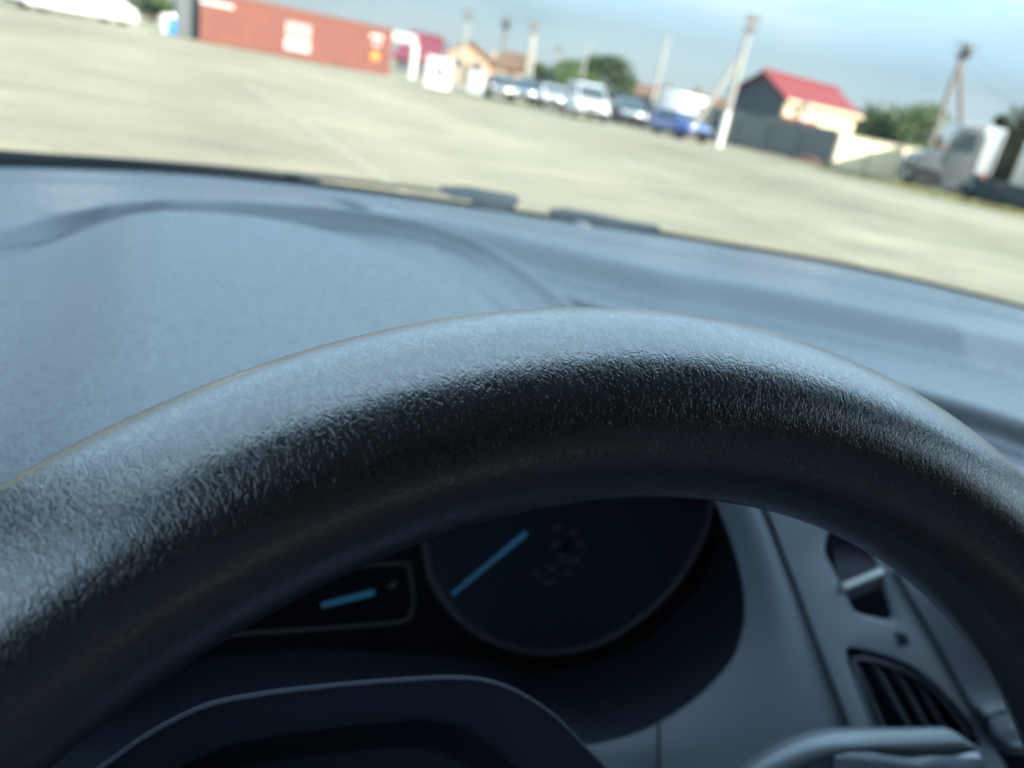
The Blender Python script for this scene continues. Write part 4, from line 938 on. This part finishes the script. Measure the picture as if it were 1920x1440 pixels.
# white box body on a lorry standing just behind
bx = at(1830, 325, td+1.6); bz0, bz1 = bx.z, at(1822, 232, td+1.6).z; bw = (at(1866, 300, td+1.6)-at(1797, 300, td+1.6)).length
LR = thing('box_lorry', 'white box body lorry standing behind the grey truck tractor', 'lorry', Vector((bx.x, bx.y, 0))+FH*.6, -YA-R(25))
bo = MB(); bo.box((0, 3.2, (bz0+bz1)/2), (bw, 6.4, bz1-bz0)); bo.build('box_body', M_WHITE, LR, world=False, bevel=.05)
for x in (-bw/2+.04, bw/2-.04): MB().box((x, -.03, (bz0+bz1)/2), (.07, .05, bz1-bz0-.1)).build('corner_post', M_LIME, LR, world=False, bevel=.01)
MB().tube([(0, -.05, bz0+.1), (0, -.05, bz1-.1)], .02, 8).build('door_bar', M_GREYSTEEL, LR, world=False)
MB().box((0, 3.6, bz0-.22), (.9, 8.0, .26)).build('chassis', M_BLACK, LR, world=False, bevel=.02)
MB().box((0, 7.7, 1.65), (bw*.95, 1.7, 2.1)).build('cab', M_WHITE, LR, world=False, bevel=.15)
for y in (1.3, 7.4):
    for s in (-1, 1):
        wl = MB().lathe([(.28, -.14), (.44, -.14), (.48, -.08), (.48, .08), (.44, .14), (.28, .14)], (0, 0, 0), 'Y', 22); o = wl.build('wheel', M_TYRE, LR, world=False, smooth=True); o.matrix_local = Matrix.Translation((s*(bw/2-.2), y, .48))@Matrix.Rotation(math.pi/2, 4, 'Z')
for s in (-1, 1): MB().box((s*bw*.36, -.06, bz0-.12), (.22, .06, .12)).build('tail_light', M_AMBER, LR, world=False, bevel=.01)
# pale trailer at the edge
te = at(1908, 350, td+3.0); TR = thing('box_trailer', 'pale grey box trailer cut by the right edge of the view', 'trailer', Vector((te.x, te.y, 0))+RH*-.55, -YA-R(36))
t1 = at(1940, 225, td+3).z
MB().box((1.3, 3.5, (te.z+t1)/2), (2.4, 7.0, t1-te.z)).build('box_body', mat('trailer_grey', (.42, .46, .46), .5), TR, world=False, bevel=.04)
MB().box((1.3, 3.5, te.z-.2), (1.0, 6.8, .3)).build('chassis', M_BLACK, TR, world=False)
for y in (1.2, 2.4):
    for s in (.25, 2.35):
        o = MB().lathe([(.26, -.14), (.42, -.14), (.46, -.08), (.46, .08), (.42, .14), (.26, .14)], (0, 0, 0), 'Y', 22).build('wheel', M_TYRE, TR, world=False, smooth=True); o.matrix_local = Matrix.Translation((s, y, .46))@Matrix.Rotation(math.pi/2, 4, 'Z')
# dark flatbed trailer along the front of them
fa = on_z(1800, 373, 0); fb = on_z(1990, 420, 0); fd = (fb-fa).normalized()
FT = thing('flatbed_trailer', 'dark low flatbed trailer on small wheels below the white box body', 'trailer', fa, math.atan2(fd.y, fd.x))
MB().box((3.5, .9, .92), (7.2, 2.2, .18)).build('deck', mat('trailer_navy', (.035, .05, .06), .6), FT, world=False, bevel=.02)
MB().box((3.5, .9, .66), (6.8, .9, .30)).build('chassis', M_BLACK, FT, world=False)
MB().box((3.5, -.16, .55), (5.4, .05, .5)).build('side_guard', mat('trailer_navy', (0, 0, 0)), FT, world=False, bevel=.01)
for x in (.5, 1.5, 5.0, 6.0):
    for y in (-.05, 1.85): wheel(FT, x, y, .40, .26, -1 if y < 0 else 1)
MB().box((2.1, -.2, .86), (.12, .04, .10)).build('marker_lamp', M_AMBER, FT, world=False)

# ---- rough grass along the foot of the walls
def grass_strip(pts, n, wdt, hgt, nm):
    g = MB(); q = random.Random(5)
    for i in range(len(pts)-1):
        for _ in range(n):
            p = pts[i].lerp(pts[i+1], q.random())+Vector((q.gauss(0, wdt), q.gauss(0, wdt), 0)); h = hgt*q.uniform(.4, 1.2); a = q.uniform(0, 6.28); x = Vector((math.cos(a), math.sin(a), 0))*.03; l = Vector((q.uniform(-.1, .1), q.uniform(-.1, .1), 0))
            g.add([p-x, p+x, p+l+Vector((0, 0, h))], [(0, 1, 2)])
    g.build(nm, M_GRASS, fix=False, kind='stuff')
grass_strip([on_z(1545, 318, 0), on_z(1640, 340, 0), on_z(1722, 360, 0), on_z(1800, 380, 0), on_z(1930, 408, 0)], 750, .25, .22, 'grass')
# a heap of old bricks against the fence
hp = on_z(1512, 305, 0); g = MB(); q = random.Random(3)
for i in range(150):
    r_ = q.random()**.7*.8; a = q.uniform(0, 6.28); z = max(.03, (.42*(1-r_/.8)))*q.random()+.03
    g.box((r_*math.cos(a)*1.5, r_*math.sin(a)*.6, z), (.25, .12, .07), q.uniform(0, 3))
o = g.build('brick_rubble', mat('old_brick', (.24, .14, .105), .9, var=.25, scale=4), kind='stuff'); o.location = hp; o.rotation_euler.z = -YA-.8


# ================================================================== light, sky, camera
w = bpy.data.worlds.new('World'); SC.world = w; w.use_nodes = True; nt = w.node_tree; L = nt.links.new
bg = nt.nodes['Background']; bg.inputs[1].default_value = SKY_S
sky = nd(nt, 'ShaderNodeTexSky', sky_type='NISHITA', sun_disc=False); sky.sun_elevation = SUN_EL; sky.sun_rotation = SUN_AZ
sky.air_density = 1.0; sky.dust_density = .8; sky.ozone_density = 1.0
tc = nd(nt, 'ShaderNodeTexCoord'); mp = nd(nt, 'ShaderNodeMapping'); mp.inputs['Scale'].default_value = (1, 1, 3.4); mp.inputs['Rotation'].default_value = (0, 0, R(30))
L(tc.outputs['Generated'], mp.inputs['Vector'])
cn = nd(nt, 'ShaderNodeTexNoise', Scale=2.1, Detail=8.0, Roughness=.58); L(mp.outputs[0], cn.inputs['Vector'])
cr = nd(nt, 'ShaderNodeMapRange', interpolation_type='SMOOTHSTEP'); cr.inputs[1].default_value = .42; cr.inputs[2].default_value = .72; cr.inputs[3].default_value = .8; cr.inputs[4].default_value = .97
L(cn.outputs['Fac'], cr.inputs[0])
mx = nd(nt, 'ShaderNodeMix', data_type='RGBA'); L(cr.outputs[0], mx.inputs['Factor']); L(sky.outputs[0], mx.inputs[6]); mx.inputs[7].default_value = (1.5, 2.2, 2.72, 1)
c2 = nd(nt, 'ShaderNodeTexNoise', Scale=3.3, Detail=9.0, Roughness=.6, Distortion=.4); L(mp.outputs[0], c2.inputs['Vector'])
c3 = nd(nt, 'ShaderNodeMapRange', interpolation_type='SMOOTHSTEP'); c3.inputs[1].default_value = .46; c3.inputs[2].default_value = .70; c3.inputs[4].default_value = .8; L(c2.outputs['Fac'], c3.inputs[0])
m2 = nd(nt, 'ShaderNodeMix', data_type='RGBA'); L(c3.outputs[0], m2.inputs['Factor']); L(mx.outputs[2], m2.inputs[6]); m2.inputs[7].default_value = (2.4, 2.95, 3.2, 1); mx = m2
sp = nd(nt, 'ShaderNodeSeparateXYZ'); L(tc.outputs['Generated'], sp.inputs[0])
er = nd(nt, 'ShaderNodeMapRange'); er.inputs[1].default_value = .08; er.inputs[2].default_value = .42
L(sp.outputs[2], er.inputs[0])
tm = nd(nt, 'ShaderNodeMix', data_type='RGBA'); tm.inputs[6].default_value = (1, 1, 1, 1); tm.inputs[7].default_value = (*SKY_TOP, 1); L(er.outputs[0], tm.inputs['Factor'])
vm = nd(nt, 'ShaderNodeMix', data_type='RGBA', blend_type='MULTIPLY'); vm.inputs['Factor'].default_value = 1; L(mx.outputs[2], vm.inputs[6]); L(tm.outputs[2], vm.inputs[7])
dt = nd(nt, 'ShaderNodeVectorMath', operation='DOT_PRODUCT'); dt.inputs[1].default_value = (.86, .5, 0); L(tc.outputs['Generated'], dt.inputs[0])
dr = nd(nt, 'ShaderNodeMapRange'); dr.inputs[1].default_value = -.6; dr.inputs[2].default_value = .9; dr.inputs[3].default_value = .62; dr.inputs[4].default_value = 1.12; L(dt.outputs['Value'], dr.inputs[0])
vs2 = nd(nt, 'ShaderNodeVectorMath', operation='SCALE'); L(vm.outputs[2], vs2.inputs[0]); L(dr.outputs[0], vs2.inputs['Scale'])
L(vs2.outputs[0], bg.inputs[0])
ld = bpy.data.lights.new('sun', 'SUN'); ld.energy = SUN_S; ld.angle = R(.5); ld.color = (1, .95, .86)
lo = bpy.data.objects.new('sun', ld); COL.objects.link(lo)
sd = Vector((math.sin(SUN_AZ)*math.cos(SUN_EL), math.cos(SUN_AZ)*math.cos(SUN_EL), math.sin(SUN_EL)))
lo.rotation_euler = sd.to_track_quat('Z', 'Y').to_euler(); lo.location = (20, -20, 40)

cam = bpy.data.cameras.new('camera'); co = bpy.data.objects.new('camera', cam); COL.objects.link(co); SC.camera = co
Mx = Matrix((CR, CU, -CF)).transposed().to_4x4(); Mx.translation = Vector((0, 0, H)); co.matrix_world = Mx
cam.sensor_width = 36; cam.lens = FPX/1920*36; cam.clip_start = .01; cam.clip_end = 5000
# focus on the crown of the rim
best = None
for i in range(720):
    a = math.pi*i/720
    for b in (1.0, 1.3, 1.6):
        p = WC+(wx*math.cos(a)+wu*math.sin(a))*(RMAJ+RMIN*math.cos(b))+wn*(RMIN*math.sin(b))-Vector((0, 0, H)); p = np.array(p)
        d = p@CF; e = (960+FPX*(p@CR)/d-FOCUS_PX[0])**2+(720-FPX*(p@CU)/d-FOCUS_PX[1])**2
        if d > 0 and (best is None or e < best[0]): best = (e, d)
cam.dof.use_dof = True; cam.dof.focus_distance = best[1]; cam.dof.aperture_fstop = cam.lens/1000/APERTURE
print('focus', best)
cy_ = SC.cycles
cy_.use_denoising = True; cy_.max_bounces = 7; cy_.diffuse_bounces = 4; cy_.glossy_bounces = 4; cy_.transparent_max_bounces = 8
cy_.sample_clamp_indirect = 6; cy_.caustics_reflective = False; cy_.caustics_refractive = False; cy_.blur_glossy = .6
vs_ = SC.view_settings; vs_.view_transform = 'Standard'; vs_.look = 'None'; vs_.exposure = EXPO; vs_.gamma = 1; vs_.use_curve_mapping = False
